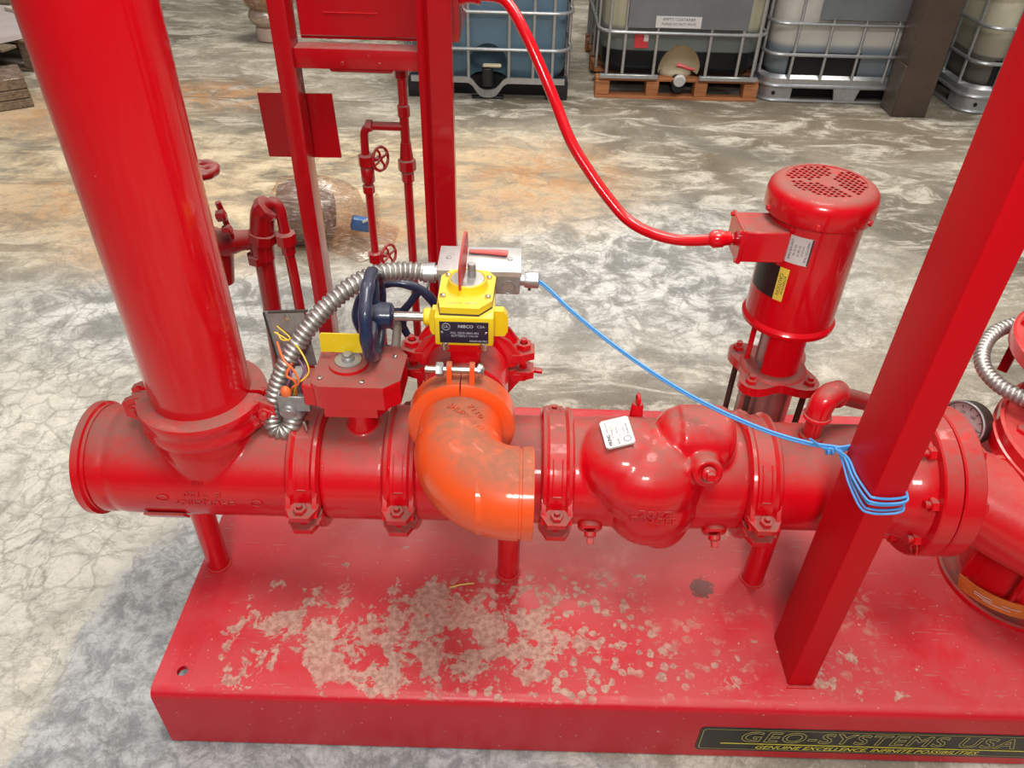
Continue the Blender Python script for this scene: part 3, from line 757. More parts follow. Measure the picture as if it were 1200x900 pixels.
MB().lathe((-.172, 1.262, .868), X0, [(0, .0195), (.022, .0195), (.022, .015), (.032, .015)], 22).torus((-.163, 1.245, .851), (1, 0, 0), .007, .002, 16, 6).build('conduit_clamp', 'galv', jb)

# corrugated conduit
cp = catmull([(-.160, 1.262, .868), (-.21, 1.258, .872), (-.258, 1.235, .876), (-.31, 1.20, .860), (-.366, 1.165, .815), (-.410, 1.13, .757), (-.437, 1.105, .70), (-.448, 1.09, .655), (-.447, 1.082, .630), (-.430, 1.078, .622), (-.414, 1.080, .634), (-.407, 1.086, .655)], 26)
L = [0.0]
for i in range(1, len(cp)): L.append(L[-1]+(cp[i]-cp[i-1]).length)
pitch = .0105
rs_ = [.0148+.0022*math.sin(2*PI*l/pitch) for l in L]
fx = thing('flexible_conduit', 'silver corrugated conduit arching from the junction box down to the open box', 'conduit', cp[0])
# resample finely
fine = []; fr = []
nst = int(L[-1]/(pitch/7))
j = 0
for k in range(nst+1):
    s_ = L[-1]*k/nst
    while j < len(L)-2 and L[j+1] < s_: j += 1
    u_ = (s_-L[j])/max(1e-9, L[j+1]-L[j]); fine.append(cp[j].lerp(cp[j+1], min(1, u_)))
    ph_ = (s_ % pitch)/pitch
    fr.append(.0180-.0034*abs(math.sin(PI*(ph_-.5)))**6 - .0008*abs(math.sin(PI*(ph_-.5)))**2)
MB().tube(fine, fr, 20).build('corrugated_tube', 'conduit', fx, angle=60)

# open tamper switch box
ob = thing('open_switch_box', 'opened grey switch box with loose wires left of the yellow flag', 'electrical box', (-.40, 1.12, .66))
rot = Matrix.Rotation(math.radians(-8), 3, 'Z')
bx = MB()
cx, cy, cz = -.400, 1.105, .690
for s_, d_ in (((.004, .05, .034), (-.027, 0, 0)), ((.004, .05, .034), (.027, 0, 0)), ((.058, .004, .034), (0, -.025, 0)), ((.058, .004, .034), (0, .025, 0)), ((.058, .05, .003), (0, 0, -.017))):
    bx.box((cx+d_[0], cy+d_[1], cz+d_[2]), s_, bev=.001)
bx.build('box', 'boxgrey', ob)
MB().box((-.412, 1.165, .775), (.072, .002, .125), Matrix.Rotation(math.radians(-4), 3, 'Y'), .0008).build('cover_plate', 'boxgrey', ob)
MB().box((-.448, 1.163, .773), (.003, .006, .122), Matrix.Rotation(math.radians(-4), 3, 'Y')).box((-.408, 1.163, .837), (.072, .006, .003), Matrix.Rotation(math.radians(-4), 3, 'Y')).build('cover_rim', 'iron', ob)
for p in ((-.412, 1.1635, .824), (-.405, 1.1635, .735), (-.438, 1.1635, .735)):
    MB().lathe(p, (0, -1, 0), [(0, .0055), (.002, .0055), (.003, .001)], 12).build('cover_screw', 'steel', ob)
def wire(pts, m, r=.0016): MB().tube(catmull(pts, 6), r, 6).build('loose_wire', m, ob)
wire([(-.410, 1.10, .69), (-.40, 1.09, .72), (-.385, 1.085, .735), (-.392, 1.09, .76), (-.41, 1.10, .775), (-.43, 1.14, .785)], 'wire_orange', .0022)
wire([(-.405, 1.10, .69), (-.392, 1.09, .725), (-.368, 1.10, .75), (-.385, 1.12, .785), (-.41, 1.14, .79), (-.435, 1.15, .80)], 'wire_yellow')
wire([(-.400, 1.10, .69), (-.395, 1.095, .73), (-.41, 1.10, .74), (-.40, 1.11, .76)], 'wire_orange', .0026)
wire([(-.392, 1.11, .69), (-.39, 1.10, .72), (-.38, 1.11, .745), (-.395, 1.13, .76)], 'wire_purple', .0022)
wire([(-.415, 1.10, .69), (-.41, 1.095, .72), (-.402, 1.10, .74), (-.41, 1.12, .765)], 'wire_purple', .0024)
wire([(-.385, 1.10, .69), (-.383, 1.10, .715), (-.376, 1.105, .735), (-.38, 1.12, .75)], 'wire_purple', .002)
wire([(-.43, 1.15, .80), (-.42, 1.14, .79), (-.405, 1.14, .795), (-.43, 1.155, .81)], 'wire_yellow', .0014)
MB().ell((-.412, 1.085, .712), (.010, .008, .014)).build('wire_nut', 'wire_orange', ob)
MB().lathe((-.373, 1.10, .70), X0, [(0, .006), (.006, .006), (.006, .013), (.013, .013), (.013, .007), (.02, .007)], 18).build('nipple_nut', 'galv', ob)
MB().lathe((-.412, 1.078, .672), (0, -1, -.2), [(-.002, .016), (.004, .016), (.006, .012), (.008, .012)], 20).build('knockout', 'galv', ob)
MB().lathe((-.403, 1.092, .655), (0, 0, 1), [(0, .017), (.012, .017), (.012, .0145), (.022, .0145)], 20).build('conduit_connector', 'galv', ob)
MB().cyl((-.385, 1.075, .652), (-.380, 1.068, .636), .003, seg=8).build('set_screw', 'steel', ob)

# orange coupling (single top bolt) + elbow
oc = thing('orange_coupling', 'orange pipe coupling with one long bolt across its top', 'coupling', (BX, 1.045, BZ))
pr = [(-.028, BR-.001), (-.028, BR+.012), (-.022, BR+.021), (.018, BR+.021), (.026, BR+.013), (.026, BR-.001)]
x_, y_, d_ = frame((0, 1, 0))
offz = math.atan2(y_.z, x_.z)
for sg in (0, 1):
    mb = MB(); g = .012
    mb.lathe((BX, 1.045, BZ), (0, 1, 0), pr, 40, offz+g+sg*PI, offz+PI-g+sg*PI, close=True)
    sx = (x_*math.cos(offz+sg*PI+.5)+y_*math.sin(offz+sg*PI+.5)).x; sx = 1 if sx > 0 else -1
    # tall lug with bolt hole
    lx = BX+sx*.0195
    lug = [(-.016, -.010), (.013, -.010), (.012, .030), (.008, .038), (0, .041), (-.008, .038), (-.012, .030)]
    mb.prism(lug, (lx-.004 if sx < 0 else lx-.004, 1.04, BZ+BR+.014), (0, 1, 0), (0, 0, 1), .009)
    mb.prism([(-.018, -.004), (.018, -.004), (.016, .008), (-.016, .008)], (min(BX+sx*.001, BX+sx*.024), 1.042, BZ+BR+.014), (0, 1, 0), (0, 0, 1), .023)
    mb.build('housing_half', 'orange', oc)
bz = BZ+BR+.014+.026
MB().cyl((BX-.060, 1.04, bz), (BX+.040, 1.04, bz), .0062, seg=14).build('bolt_shank', 'steel', oc)
MB().hexa((BX-.042, 1.04, bz), X0, .0125, .013).build('nut', 'galv', oc)
MB().lathe((BX+.029, 1.04, bz), X0, [(0, .0125), (.004, .013), (.009, .011), (.011, .006)], 18).build('bolt_head', 'steel', oc)

el = thing('orange_elbow', 'big orange grooved pipe elbow pointing right in front of the main line', 'elbow', (BX, .92, BZ))
RBk = .100
yb_ = 1.035; y1_ = .965
path = [V3((BX, yb_, BZ)), V3((BX, y1_+.005, BZ))]
rr_ = [BR, BR+.0005]
for k in range(0, 17):
    a = PI/2*k/16
    path.append(V3((BX+RBk-RBk*math.cos(a), y1_-RBk*math.sin(a), BZ))); rr_.append(BR+.002)
xo = BX+RBk
path += [V3((xo+.003, y1_-RBk, BZ)), V3((xo+.004, y1_-RBk, BZ))]; rr_ += [BR+.002, BR-.001]
# outlet spigot with groove
path += [V3((xo+.008, y1_-RBk, BZ)), V3((xo+.009, y1_-RBk, BZ)), V3((xo+.026, y1_-RBk, BZ)), V3((xo+.027, y1_-RBk, BZ))]; rr_ += [BR-.001, BR+.0015, BR+.0015, BR+.0005]
e_ob = MB(); e_ob.tube(path, rr_, 64, False)
# inner wall of the open outlet
e_ob.lathe((xo+.027, y1_-RBk, BZ), (-1, 0, 0), [(0, BR+.0005), (0, BR-.006), (.09, BR-.006), (.09, 0.0001)], 64)
e_ob.build('body', 'orange', el)
def elbow_fn(a0, ph, R, flip=False):
    # a: along the bend, b: around, on top of the elbow
    def fn(a, b):
        th = a0 + (a*.5+b*.86)/RBk; q = ph + (b*.5-a*.86)/R
        cen = V3((BX+RBk-RBk*math.cos(th), y1_-RBk*math.sin(th), BZ)); out = V3((-math.cos(th), -math.sin(th), 0))
        n_ = out*math.sin(q)+V3((0, 0, 1))*math.cos(q)
        return cen+n_*R, n_
    return fn
def flat_fn(c, xd, yd):
    """project raised letters down on the elbow top"""
    def fn(a, b):
        p = V3(c)+V3(xd).normalized()*a+V3(yd).normalized()*b
        cx_ = BX+RBk; d = math.hypot(p.x-cx_, p.y-y1_)
        if p.y > y1_: off = p.x-BX; out = V3((1, 0, 0))
        else: off = d-RBk; out = V3((p.x-cx_, p.y-y1_, 0)).normalized()
        R = BR+.002; off = max(-R*.95, min(R*.95, off)); h = math.sqrt(R*R-off*off)
        n_ = (out*off+V3((0, 0, h))).normalized()
        return V3((p.x, p.y, BZ+h)), n_
    return fn
text_wrap('SHURJOINT', .0155, flat_fn((-.075, .968, 0), (.75, -.66, 0), (.66, .75, 0)), 'orange', el, lift=.0008)
text_wrap('7110', .0155, flat_fn((-.060, .985, 0), (.75, -.66, 0), (.66, .75, 0)), 'orange', el, lift=.0008)

# ================================================================ CHECK VALVE
cv = thing('check_valve', 'bulging dusty red cast check valve with white nameplate', 'valve', (.28, PY, PZ))
mb = MB()
mb.cyl((.118, PY, PZ), (.145, PY, PZ), PR, seg=64)
mb.lathe((.115, PY, PZ), X0, [(.0, PR), (.03, PR), (.06, PR+.003), (.30, PR+.003), (.335, PR)], 64)
Rt = Matrix.Rotation(math.radians(35), 3, 'X')
mb.ell((.222, 1.068, .575), (.100, .088, .090))
mb.ell((.262, 1.055, .558), (.112, .098, .095))
mb.ell((.275, 1.030, .508), (.086, .074, .095), Matrix.Rotation(.35, 3, 'Y'))
mb.ell((.296, 1.030, .470), (.060, .060, .068))
mb.cyl((.315, 1.088, .628), (.396, 1.088, .628), .062, seg=40)
mb.ell((.396, 1.088, .628), (.028, .062, .062))
mb.ell((.310, 1.088, .622), (.040, .060, .060))
mb.cyl((.356, 1.045, .605), (.356, .992, .628), .032, .027, seg=32)
mb.box((.315, 1.03, .622), (.07, .06, .016), Matrix.Rotation(.25, 3, 'Y'), .006)
mb.cast('body', 'red', cv, .0036, 16)
MB().torus((.356, .994, .628), (0, -1, .4), .021, .007, 30, 10).build('port_boss', 'red', cv)
def plug(p, d, r=.0155):
    d = V3(d).normalized(); x, y, _ = frame(d)
    m = MB(); m.lathe(V3(p), d, [(0, r), (.008, r), (.010, r*.8)], 20)
    R = Matrix((x, y, d)).transposed()
    m.box(V3(p)+d*.016, (r*1.05, r*1.05, .014), R, .0012)
    m.build('square_plug', 'red', cv)
plug((.356, .986, .633), (0, -1, .42), .013)
for x in (.160, .402):
    MB().lathe((x, PY-.088, PZ-.055), (0, -1, -.55), [(-.02, .026), (.012, .024), (.016, .020)], 26).build('drain_boss', 'red', cv)
    plug((x, PY-.105, PZ-.064), (0, -1, -.9), .012)
MB().lathe((.252, 1.185, .612), (0, 0, 1), [(-.02, .014), (.012, .012), (.016, .010)], 16).torus((.252, 1.185, .638), (1, 0, 0), .010, .004, 20, 8).build('lifting_eye', 'red', cv)

def surf_hit(ob, c, d):
    """nearest hit on a mesh (its vertices are local to the thing)"""
    off = V3((0, 0, 0)); p = ob.parent
    while p is not None: off += p.location; p = p.parent
    ok, loc, nrm, _ = ob.ray_cast(V3(c)-off, V3(d).normalized())
    return (loc+off, nrm) if ok else (V3(c)+V3(d).normalized()*.1, -V3(d).normalized())
cvb = [c for c in cv.children if c.name.startswith('body')][0]
bpy.context.view_layer.update()
def draped(ob, c, xd, yd):
    xd = V3(xd).normalized(); yd = V3(yd).normalized(); dn = -(xd.cross(yd))
    def fn(a, b):
        return surf_hit(ob, V3(c)+xd*a+yd*b, dn)
    return fn
yd_ = V3((0, .45, .9)).normalized()
text_wrap('2017', .023, draped(cvb, (.272, .78, .640), (1, 0, -.06), yd_), 'red', cv, lift=.0026, offset=.012, wide=1.3)
text_wrap('GINGER', .020, draped(cvb, (.274, .79, .618), (1, 0, -.06), yd_), 'red', cv, lift=.0026, offset=.012, wide=1.3)
# nameplate
pc, pn = surf_hit(cvb, (.196, .80, .95), (0, .55, -.62))
pc = pc + pn*.0015
px_ = V3((1, 0, .0)); px_ = (px_ - pn*px_.dot(pn)).normalized(); py_ = pn.cross(px_)
Rn = Matrix.Rotation(math.radians(8), 3, pn); px_ = Rn @ px_; py_ = Rn @ py_
a_, b_, c_ = .027, .034, .004
octo = [(-a_+c_, -b_), (a_-c_, -b_), (a_, -b_+c_), (a_, b_-c_), (a_-c_, b_), (-a_+c_, b_), (-a_, b_-c_), (-a_, -b_+c_)]
npl = MB().prism(octo, pc-pn*.002, px_, py_, .004).build('nameplate', 'white', cv, False)
npl['label'] = 'white metal nameplate with small rotated print'
fx_, fy_ = py_, -px_   # text runs upwards along the plate
def ptext(s_, sz, u_, v_, **kw): text(s_, sz, pc+pn*.0022+fx_*u_+fy_*v_, fx_, fy_, 'ink', npl, depth=.0002, align='LEFT', **kw)
ptext('VIKING', .0085, -.031, .017, offset=.03)
ptext('CHECK VALVE', .0045, -.001, .0175)
ptext('8" MODEL G-1', .0048, -.012, .009)
ptext('250 PSI', .0048, -.031, .0015, offset=.01)
ptext('SIZE 8 IN', .0042, -.004, .0005)
ptext('UL LISTED', .0042, -.010, -.012)
ptext('FM APPROVED', .0042, -.010, -.019)
MB().torus(pc+pn*.0023-py_*.021+px_*.015, pn, .0062, .0005, 22, 5).build('mark_ring', 'ink', npl, False)
mb = MB()
for v_ in (.0125, .005, -.0035, -.0075):
    mb.box(pc+pn*.0022+fy_*v_, (.066, .0004, .0002), Matrix((fx_, fy_, pn)).transposed())
mb.build('ruled_lines', 'ink', npl, False)

# ================================================================ TAP PIPE on right spool
tp_ = thing('sensing_pipe', 'thin red threaded elbow pipe rising from the main line by the slanted post', 'pipe', (.578, 1.115, .60))
MB().lathe((.575, 1.105, .600), (0, 0, 1), [(0, .027), (.018, .025), (.028, .022), (.030, .017)], 26).build('weld_boss', 'red', tp_)
MB().cyl((.575, 1.105, .62), (.575, 1.108, .690), .0165, seg=22).build('nipple', 'red', tp_)
q = [V3((.575, 1.108, .672)), V3((.576, 1.110, .690)), V3((.583, 1.115, .706)), V3((.598, 1.125, .712)), V3((.612, 1.135, .704))]
MB().tube(catmull(q, 5), .0235, 20).torus((.575, 1.108, .673), (0, 0, 1), .022, .005, 24, 8).torus((.612, 1.135, .704), (.8, .35, -.45), .022, .005, 24, 8).build('elbow', 'red', tp_)
MB().cyl((.610, 1.134, .705), (.735, 1.19, .635), .0175, seg=22).build('long_nipple', 'red_shaded', tp_)
MB().lathe((.73, 1.188, .638), (.8, .35, -.45), [(0, .024), (.03, .026), (.032, .02), (.06, .02)], 20).build('union', 'red_shaded', tp_)

# ================================================================ FLANGES at pump inlet
def flange(name, label, x0, x1, R, side):
    t = thing(name, label, 'flange', ((x0+x1)/2, PY, PZ), 'pipe flanges bolted at the pump inlet')
    MB().lathe((x0, PY, PZ), X0, [(0, R-.05), (0, R-.003), (.003, R), (x1-x0-.003, R), (x1-x0, R-.003), (x1-x0, R-.05)], 72).build('disc', 'red', t)
    for k in range(8):
        a = 2*PI*(k+.5)/8; y = PY+math.cos(a)*(R-.026); z = PZ+math.sin(a)*(R-.026)
        m = MB()
        if side < 0: m.hexa((x0, y, z), (-1, 0, 0), .0145, .013).cyl((x0, y, z), (x0-.022, y, z), .0075, seg=12)
        else: m.hexa((x1, y, z), (1, 0, 0), .0145, .013)
        m.build('bolt', 'red', t)
    return t
f1 = flange('pipe_flange', 'round red pipe flange with bolt heads just behind the slanted post', .790, .826, .150, -1)
MB().lathe((.745, PY, PZ), X0, [(0, PR), (.03, PR+.008), (.046, PR+.022)], 64).build('hub', 'red', f1)
MB().torus((.788, PY-.118, PZ-.07), (-1, 0, 0), .012, .002, 20, 6).build('cast_mark', 'red', f1)
f2 = flange('pipe_flange', 'thick red pump inlet flange on the pump side of the joint', .828, .868, .150, 1)

# ================================================================ MAIN PUMP
PCX, PCY = 1.155, 1.13
pump = thing('fire_pump', 'big red vertical pump casing at the right edge of the skid', 'pump', (PCX, PCY, ZS))
mb = MB()
nz_ = [V3((.860, PY, PZ)), V3((.905, 1.09, .508)), V3((.965, 1.058, .492)), V3((1.04, 1.02, .474)), V3((1.12, .998, .460)), V3((1.22, .990, .455))]
mb.tube(catmull(nz_, 6), [.080 + .034*(i/30) for i in range(31)], 48)
mb.torus((PCX+.03, PCY, .455), (0, 0, 1), .125, .10, 56, 28)
mb.cyl((PCX+.03, PCY, .37), (PCX+.03, PCY, .56), .15, seg=48)
mb.cast('casing', 'red_pump', pump, .005, 10)
MB().lathe((PCX, PCY, ZS), (0, 0, 1), [(0, .155), (.0, .158), (.012, .158), (.014, .152), (.006, .140), (.006, .118), (.012, .112), (.06, .108), (.14, .104), (.20, .115)], 64).build('pedestal', 'red', pump)
for k in range(3):
    a = PI*1.05+k*.8
    MB().box((PCX+math.cos(a)*.118, PCY+math.sin(a)*.118, .29), (.04, .010, .15), Matrix.Rotation(a, 3, 'Z'), .002).build('pedestal_rib', 'red', pump)
tg = MB()
arc = [(PCX-.055+.148*math.cos(a), PCY-.01+.148*math.sin(a)) for a in [math.radians(206+i*7) for i in range(9)]]
vs = []
for x, y in arc:
    vs += [V3((x+.012*(1), y+.0, .245+.0)), V3((x, y, .288))]
for x, y in arc:
    vs += [V3((x+.014, y+.002, .245)), V3((x+.002, y+.002, .288))]
nn = len(arc)
fs = [[2*i, 2*i+2, 2*i+3, 2*i+1] for i in range(nn-1)]
fs += [[2*nn+2*i, 2*nn+2*i+1, 2*nn+2*i+3, 2*nn+2*i+2] for i in range(nn-1)]
fs += [[2*i+1, 2*i+3, 2*nn+2*i+3, 2*nn+2*i+1] for i in range(nn-1)] + [[2*i, 2*nn+2*i, 2*nn+2*i+2, 2*i+2] for i in range(nn-1)]
fs += [[0, 1, 2*nn+1, 2*nn], [2*nn-2, 4*nn-2, 4*nn-1, 2*nn-1]]
tg.add(vs, fs).build('warning_tag', 'tag_orange', pump)['label'] = 'curved orange warning tag'
tgo = [c for c in pump.children if c.name.startswith('warning_tag')][0]
for zz, aa, bb in ((.275, 2, 4), (.268, 2, 4), (.272, 5, 7), (.262, 3, 6)):
    p0 = V3((arc[aa][0]-.002+.012*(.288-zz)/.043, arc[aa][1]-.003, zz)); p1 = V3((arc[bb][0]-.002+.012*(.288-zz)/.043, arc[bb][1]-.003, zz))
    MB().tube([p0, (p0+p1)/2+V3((-.0015, -.0015, 0)), p1], .0006, 5).build('print_line', 'print', tgo, False)
MB().lathe((.955, 1.085, .578), (0, 0, 1), [(-.02, .026), (.006, .025), (.009, .021), (.009, .012), (.003, .011), (.003, .0001)], 26).build('port_boss', 'red_pump', pump)
for p in ((.895, 1.085, .588), (1.0, 1.09, .585)):
    MB().hexa(p, (0, 0, 1), .012, .012).build('casing_bolt', 'red_pump', pump)
# upper bracket ring
RCX, RCY = 1.20, 1.10
MB().lathe((RCX, RCY, .560), (0, 0, 1), [(0, .205), (.0, .236), (.004, .240), (.032, .240), (.034, .236), (.040, .236), (.056, .235), (.058, .228), (.050, .222), (.046, .16)], 80).build('bracket_ring', 'red_clean', pump)
for k in range(10):
    a = 2*PI*k/10+.35
    MB().hexa((RCX+math.cos(a)*.195, RCY+math.sin(a)*.195, .606), (0, 0, 1), .0125, .012).build('ring_bolt', 'red', pump)
MB().lathe((RCX, RCY, .575), (0, 0, 1), [(0, .17), (.03, .165), (.032, .05), (.10, .045)], 48).build('seal_housing', 'iron', pump)

mot = thing('pump_motor', 'red motor bracket with dark opening above the big pump, at the right edge', 'motor', (RCX+.05, 1.24, .63))
mb = MB()
MCX, MCY = 1.222, 1.245
for a in (2.4, 3.9, 5.4, .6):
    x, y = MCX+math.cos(a)*.17, MCY+math.sin(a)*.17
    mb.prism([(-.012, 0), (.012, 0), (.018, .10), (-.018, .10)], (x-.01, y, .605), (-math.sin(a), math.cos(a), 0), (0, 0, 1), .02)
mb.build('bracket_leg', 'red_shaded', mot)
MB().lathe((MCX, MCY, .70), (0, 0, 1), [(0, .16), (0, .205), (.004, .210), (.030, .210), (.034, .205), (.034, .165)], 64).build('motor_flange', 'red_clean', mot)
for k in range(8):
    a = 2*PI*k/8+.2
    MB().hexa((MCX+math.cos(a)*.188, MCY+math.sin(a)*.188, .734), (0, 0, 1), .013, .012).build('flange_bolt', 'red_clean', mot)
MB().lathe((MCX, MCY, .725), (0, 0, 1), [(0, .165), (.05, .165), (.08, .172), (.30, .172), (.34, .165), (.36, .10), (.365, .0001)], 64).build('motor_body', 'red_shaded', mot)

# conduit at the right edge
fx2 = copy_tree(fx) if False else None
cp2 = catmull([(1.12, 1.42, .70), (1.05, 1.40, .682), (1.005, 1.355, .668), (.985, 1.30, .656), (.995, 1.24, .652), (1.03, 1.19, .655), (1.08, 1.15, .660), (1.16, 1.10, .665)], 26)
L2 = [0.0]
for i in range(1, len(cp2)): L2.append(L2[-1]+(cp2[i]-cp2[i-1]).length)
fine = []; fr = []; nst = int(L2[-1]/(pitch/7)); j = 0
for k in range(nst+1):
    s_ = L2[-1]*k/nst
    while j < len(L2)-2 and L2[j+1] < s_: j += 1
    u_ = (s_-L2[j])/max(1e-9, L2[j+1]-L2[j]); fine.append(cp2[j].lerp(cp2[j+1], min(1, u_)))
    ph_ = (s_ % pitch)/pitch; fr.append(.0160-.0032*abs(math.sin(PI*(ph_-.5)))**6)
c2 = thing('flexible_conduit', 'silver corrugated conduit looping around the big pump at the right edge', 'conduit', cp2[0])
MB().tube(fine, fr, 18).build('corrugated_tube', 'conduit', c2, angle=60)

# pressure gauge
gg = thing('pressure_gauge', 'round grey pressure gauge with dusty face right of the slanted post', 'gauge', (.955, 1.25, .56))
ga = V3((-.84, -.46, .28)).normalized(); gc = V3((.935, 1.215, .572))
MB().lathe(gc-ga*.035, ga, [(0, .044), (.004, .047), (.030, .047), (.034, .050), (.044, .050), (.046, .047), (.042, .044), (.037, .044), (.037, .0001)], 48).build('case', 'iron', gg)
gx, gy, _ = frame(ga)
MB().lathe(gc+ga*.004, ga, [(0, .045), (.0008, .045)], 40).build('dial', 'gauge_face', gg)
MB().torus(gc+ga*.010, ga, .0475, .0025, 48, 8).build('bezel', 'galv', gg)
MB().tube([gc+ga*.007-gx*.0+gy*.0, gc+ga*.007-gx*.034+gy*.004], [.0018, .0007], 6).ell(gc+ga*.007, .004).build('needle', 'black', gg)
mb = MB()
for k in range(11):
    a = -.75+k*(PI+1.5)/10; q = gx*math.cos(a)+gy*math.sin(a)
    mb.tube([gc+ga*.0056+q*.034, gc+ga*.0056+q*.041], .0008, 4)
mb.build('scale_ticks', 'ink', gg, False)
for k, s_ in enumerate(('0', '60', '120', '180', '240', '300')):
    a = PI+.75-k*(PI+1.5)/5; q = gx*math.cos(a)+gy*math.sin(a)
    text(s_, .0085, gc+ga*.0052+q*.027, gx, gy, 'ink', gg, depth=.0004)
text('PSI', .0085, gc+ga*.0052-gy*.016, gx, gy, 'ink', gg, depth=.0004)
MB().lathe(gc-ga*.01-V3((0, 0, .045)), (0, 0, -1), [(0, .009), (.02, .009), (.02, .014), (.034, .014), (.034, .008), (.06, .008)], 6).build('stem', 'brass', gg)

# ================================================================ JOCKEY PUMP
JX, JY = .597, 1.42
jp = thing('jockey_pump', 'slim vertical stainless pump with red flange standing behind the check valve', 'pump', (JX, JY, ZS))
MB().lathe((JX, JY, ZS), (0, 0, 1), [(0, .09), (.015, .09), (.02, .07), (.07, .065)], 40).build('foot', 'red', jp)
MB().cyl((JX, JY, .25), (JX, JY, .54), .060, seg=48).build('stainless_sleeve', 'stainless', jp)
for k in range(4):
    a = PI/4+k*PI/2
    MB().cyl((JX+math.cos(a)*.088, JY+math.sin(a)*.088, .23), (JX+math.cos(a)*.088, JY+math.sin(a)*.088, .54), .007, seg=12).build('stay_rod', 'iron', jp)
flp = []
for k in range(48):
    a = 2*PI*k/48; flp.append((math.cos(a)*(.093+.020*math.cos(4*(a-PI/4))), math.sin(a)*(.093+.020*math.cos(4*(a-PI/4)))))
MB().prism(flp, (JX, JY, .535), (1, 0, 0), (0, 1, 0), .022).lathe((JX, JY, .557), (0, 0, 1), [(0, .075), (.006, .070), (.009, .058)], 40).build('head_flange', 'red', jp)
for k in range(4):
    a = PI/4+k*PI/2; p = V3((JX+math.cos(a)*.092, JY+math.sin(a)*.092, .557))
    MB().hexa(p, (0, 0, 1), .013, .011).cyl(p, p+V3((0, 0, .020)), .007, seg=12).build('flange_nut', 'red', jp)
MB().lathe((JX, JY, .556), (0, 0, 1), [(0, .044), (.135, .044)], 40).build('coupling_guard', 'galv', jp)
mb = MB()
for a0 in (2.75, .35):
    x, y = JX+math.cos(a0)*.060, JY+math.sin(a0)*.060
    mb.box((x, y, .622), (.012, .022, .14), Matrix.Rotation(a0, 3, 'Z'), .002)
mb.build('lantern_leg', 'red_clean', jp)
MB().lathe((JX, JY, .556), (0, 0, 1), [(0, .050), (0, .060), (.008, .056), (.136, .056), (.136, .050)], 32, 3.9, 5.6, close=True).build('lantern_web', 'red_clean', jp)

jm = thing('jockey_motor', 'red cylindrical electric motor with round perforated fan cover', 'motor', (JX, JY, .65))
MB().lathe((JX, JY, .688), (0, 0, 1), [(0, .060), (0, .093), (.003, .0975), (.012, .0985), (.016, .096), (.020, .0925), (.27, .0925)], 72).build('motor_body', 'red_clean', jm)
MB().lathe((JX, JY, .944), (0, 0, 1), [(0, .092), (0, .1045), (.003, .1060), (.034, .1060), (.046, .1030), (.054, .096), (.0595, .086), (.0605, .080), (.0605, .0765), (.030, .0765), (.030, .0001)], 72).build('fan_cover', 'red', jm)
# lattice
mb = MB(); pc_ = .0118; zt = 1.0030
ca, sa = math.cos(.5), math.sin(.5)
for i in range(-10, 11):
    for jx in range(-10, 11):
        a, b = i*pc_, jx*pc_*.9+(.5*pc_*.9 if i % 2 else 0)
        r = math.hypot(a, b)
        if r > .0815: continue
        ang = math.atan2(b, a)
        hole = .021 < r < .0725 and min(abs(((ang - q0+PI) % (2*PI))-PI)*r for q0 in (0.5, 2.6, 4.7)) > .0055
        h1, h2 = pc_*.5, pc_*.45
        outer = [(-h1, -h2), (h1, -h2), (h1, h2), (-h1, h2)]
        def W(p, z): return (JX+ca*(a+p[0])-sa*(b+p[1]), JY+sa*(a+p[0])+ca*(b+p[1]), z)
        if hole:
            inn = [(-h1*.66, -h2*.76), (h1*.82, -h2*.66), (h1*.66, h2*.76), (-h1*.82, h2*.66)]
            mb.add([W(p, zt) for p in outer]+[W(p, zt) for p in inn]+[W(p, zt-.0022) for p in inn],
                   [[k, (k+1) % 4, 4+(k+1) % 4, 4+k] for k in range(4)]+[[4+k, 4+(k+1) % 4, 8+(k+1) % 4, 8+k] for k in range(4)])
        else:
            mb.add([W(p, zt) for p in outer], [[0, 1, 2, 3]])
mb.build('fan_grille', 'red', jm, False)
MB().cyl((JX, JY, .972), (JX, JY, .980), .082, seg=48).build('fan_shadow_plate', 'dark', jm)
for a in (4.4, 5.5, 3.3, .3):
    MB().hexa((JX+math.cos(a)*.1055, JY+math.sin(a)*.1055, .953), (math.cos(a), math.sin(a), 0), .006, .004).build('cover_screw', 'red_clean', jm)
# terminal box
tb = MB().span((.440, 1.345, .862), (.528, 1.435, .928), bev=.003).build('terminal_box', 'red', jm)
MB().span((.434, 1.342, .859), (.442, 1.438, .931), bev=.002).build('box_cover', 'red', tb)
for y, z in ((1.349, .865), (1.349, .925), (1.431, .865), (1.431, .925)):
    MB().hexa((.434, y, z), (-1, 0, 0), .005, .004).build('cover_screw', 'red', tb)
def motor_fn(ang0, z0, R=.0930, rot=0.0):
    def fn(a, b):
        a, b = a*math.cos(rot)-b*math.sin(rot), a*math.sin(rot)+b*math.cos(rot)
        th = ang0+a/R; n_ = V3((math.cos(th), math.sin(th), 0))
        return V3((JX, JY, z0+b))+n_*R, n_
    return fn
def sticker(ang0, z0, w_, h_, mat, name, lift=.0006, r=.003, R=.0925):
    fn = motor_fn(ang0, z0, R); mb = MB(); nx = 12; vs = []; fs = []
    for i in range(nx+1):
        for j in (0, 1):
            p, n_ = fn(-w_/2+w_*i/nx, (-h_/2 if j == 0 else h_/2)); vs.append(p+n_*lift)
    for i in range(nx): fs.append([2*i, 2*i+2, 2*i+3, 2*i+1])
    mb.add(vs, fs); return mb.build(name, mat, jm)
MA = math.radians(239)
s1 = sticker(MA, .893, .044, .058, 'white', 'wiring_label'); s1['label'] = 'white wiring label with small print'
for i in range(6):
    sticker_line = None
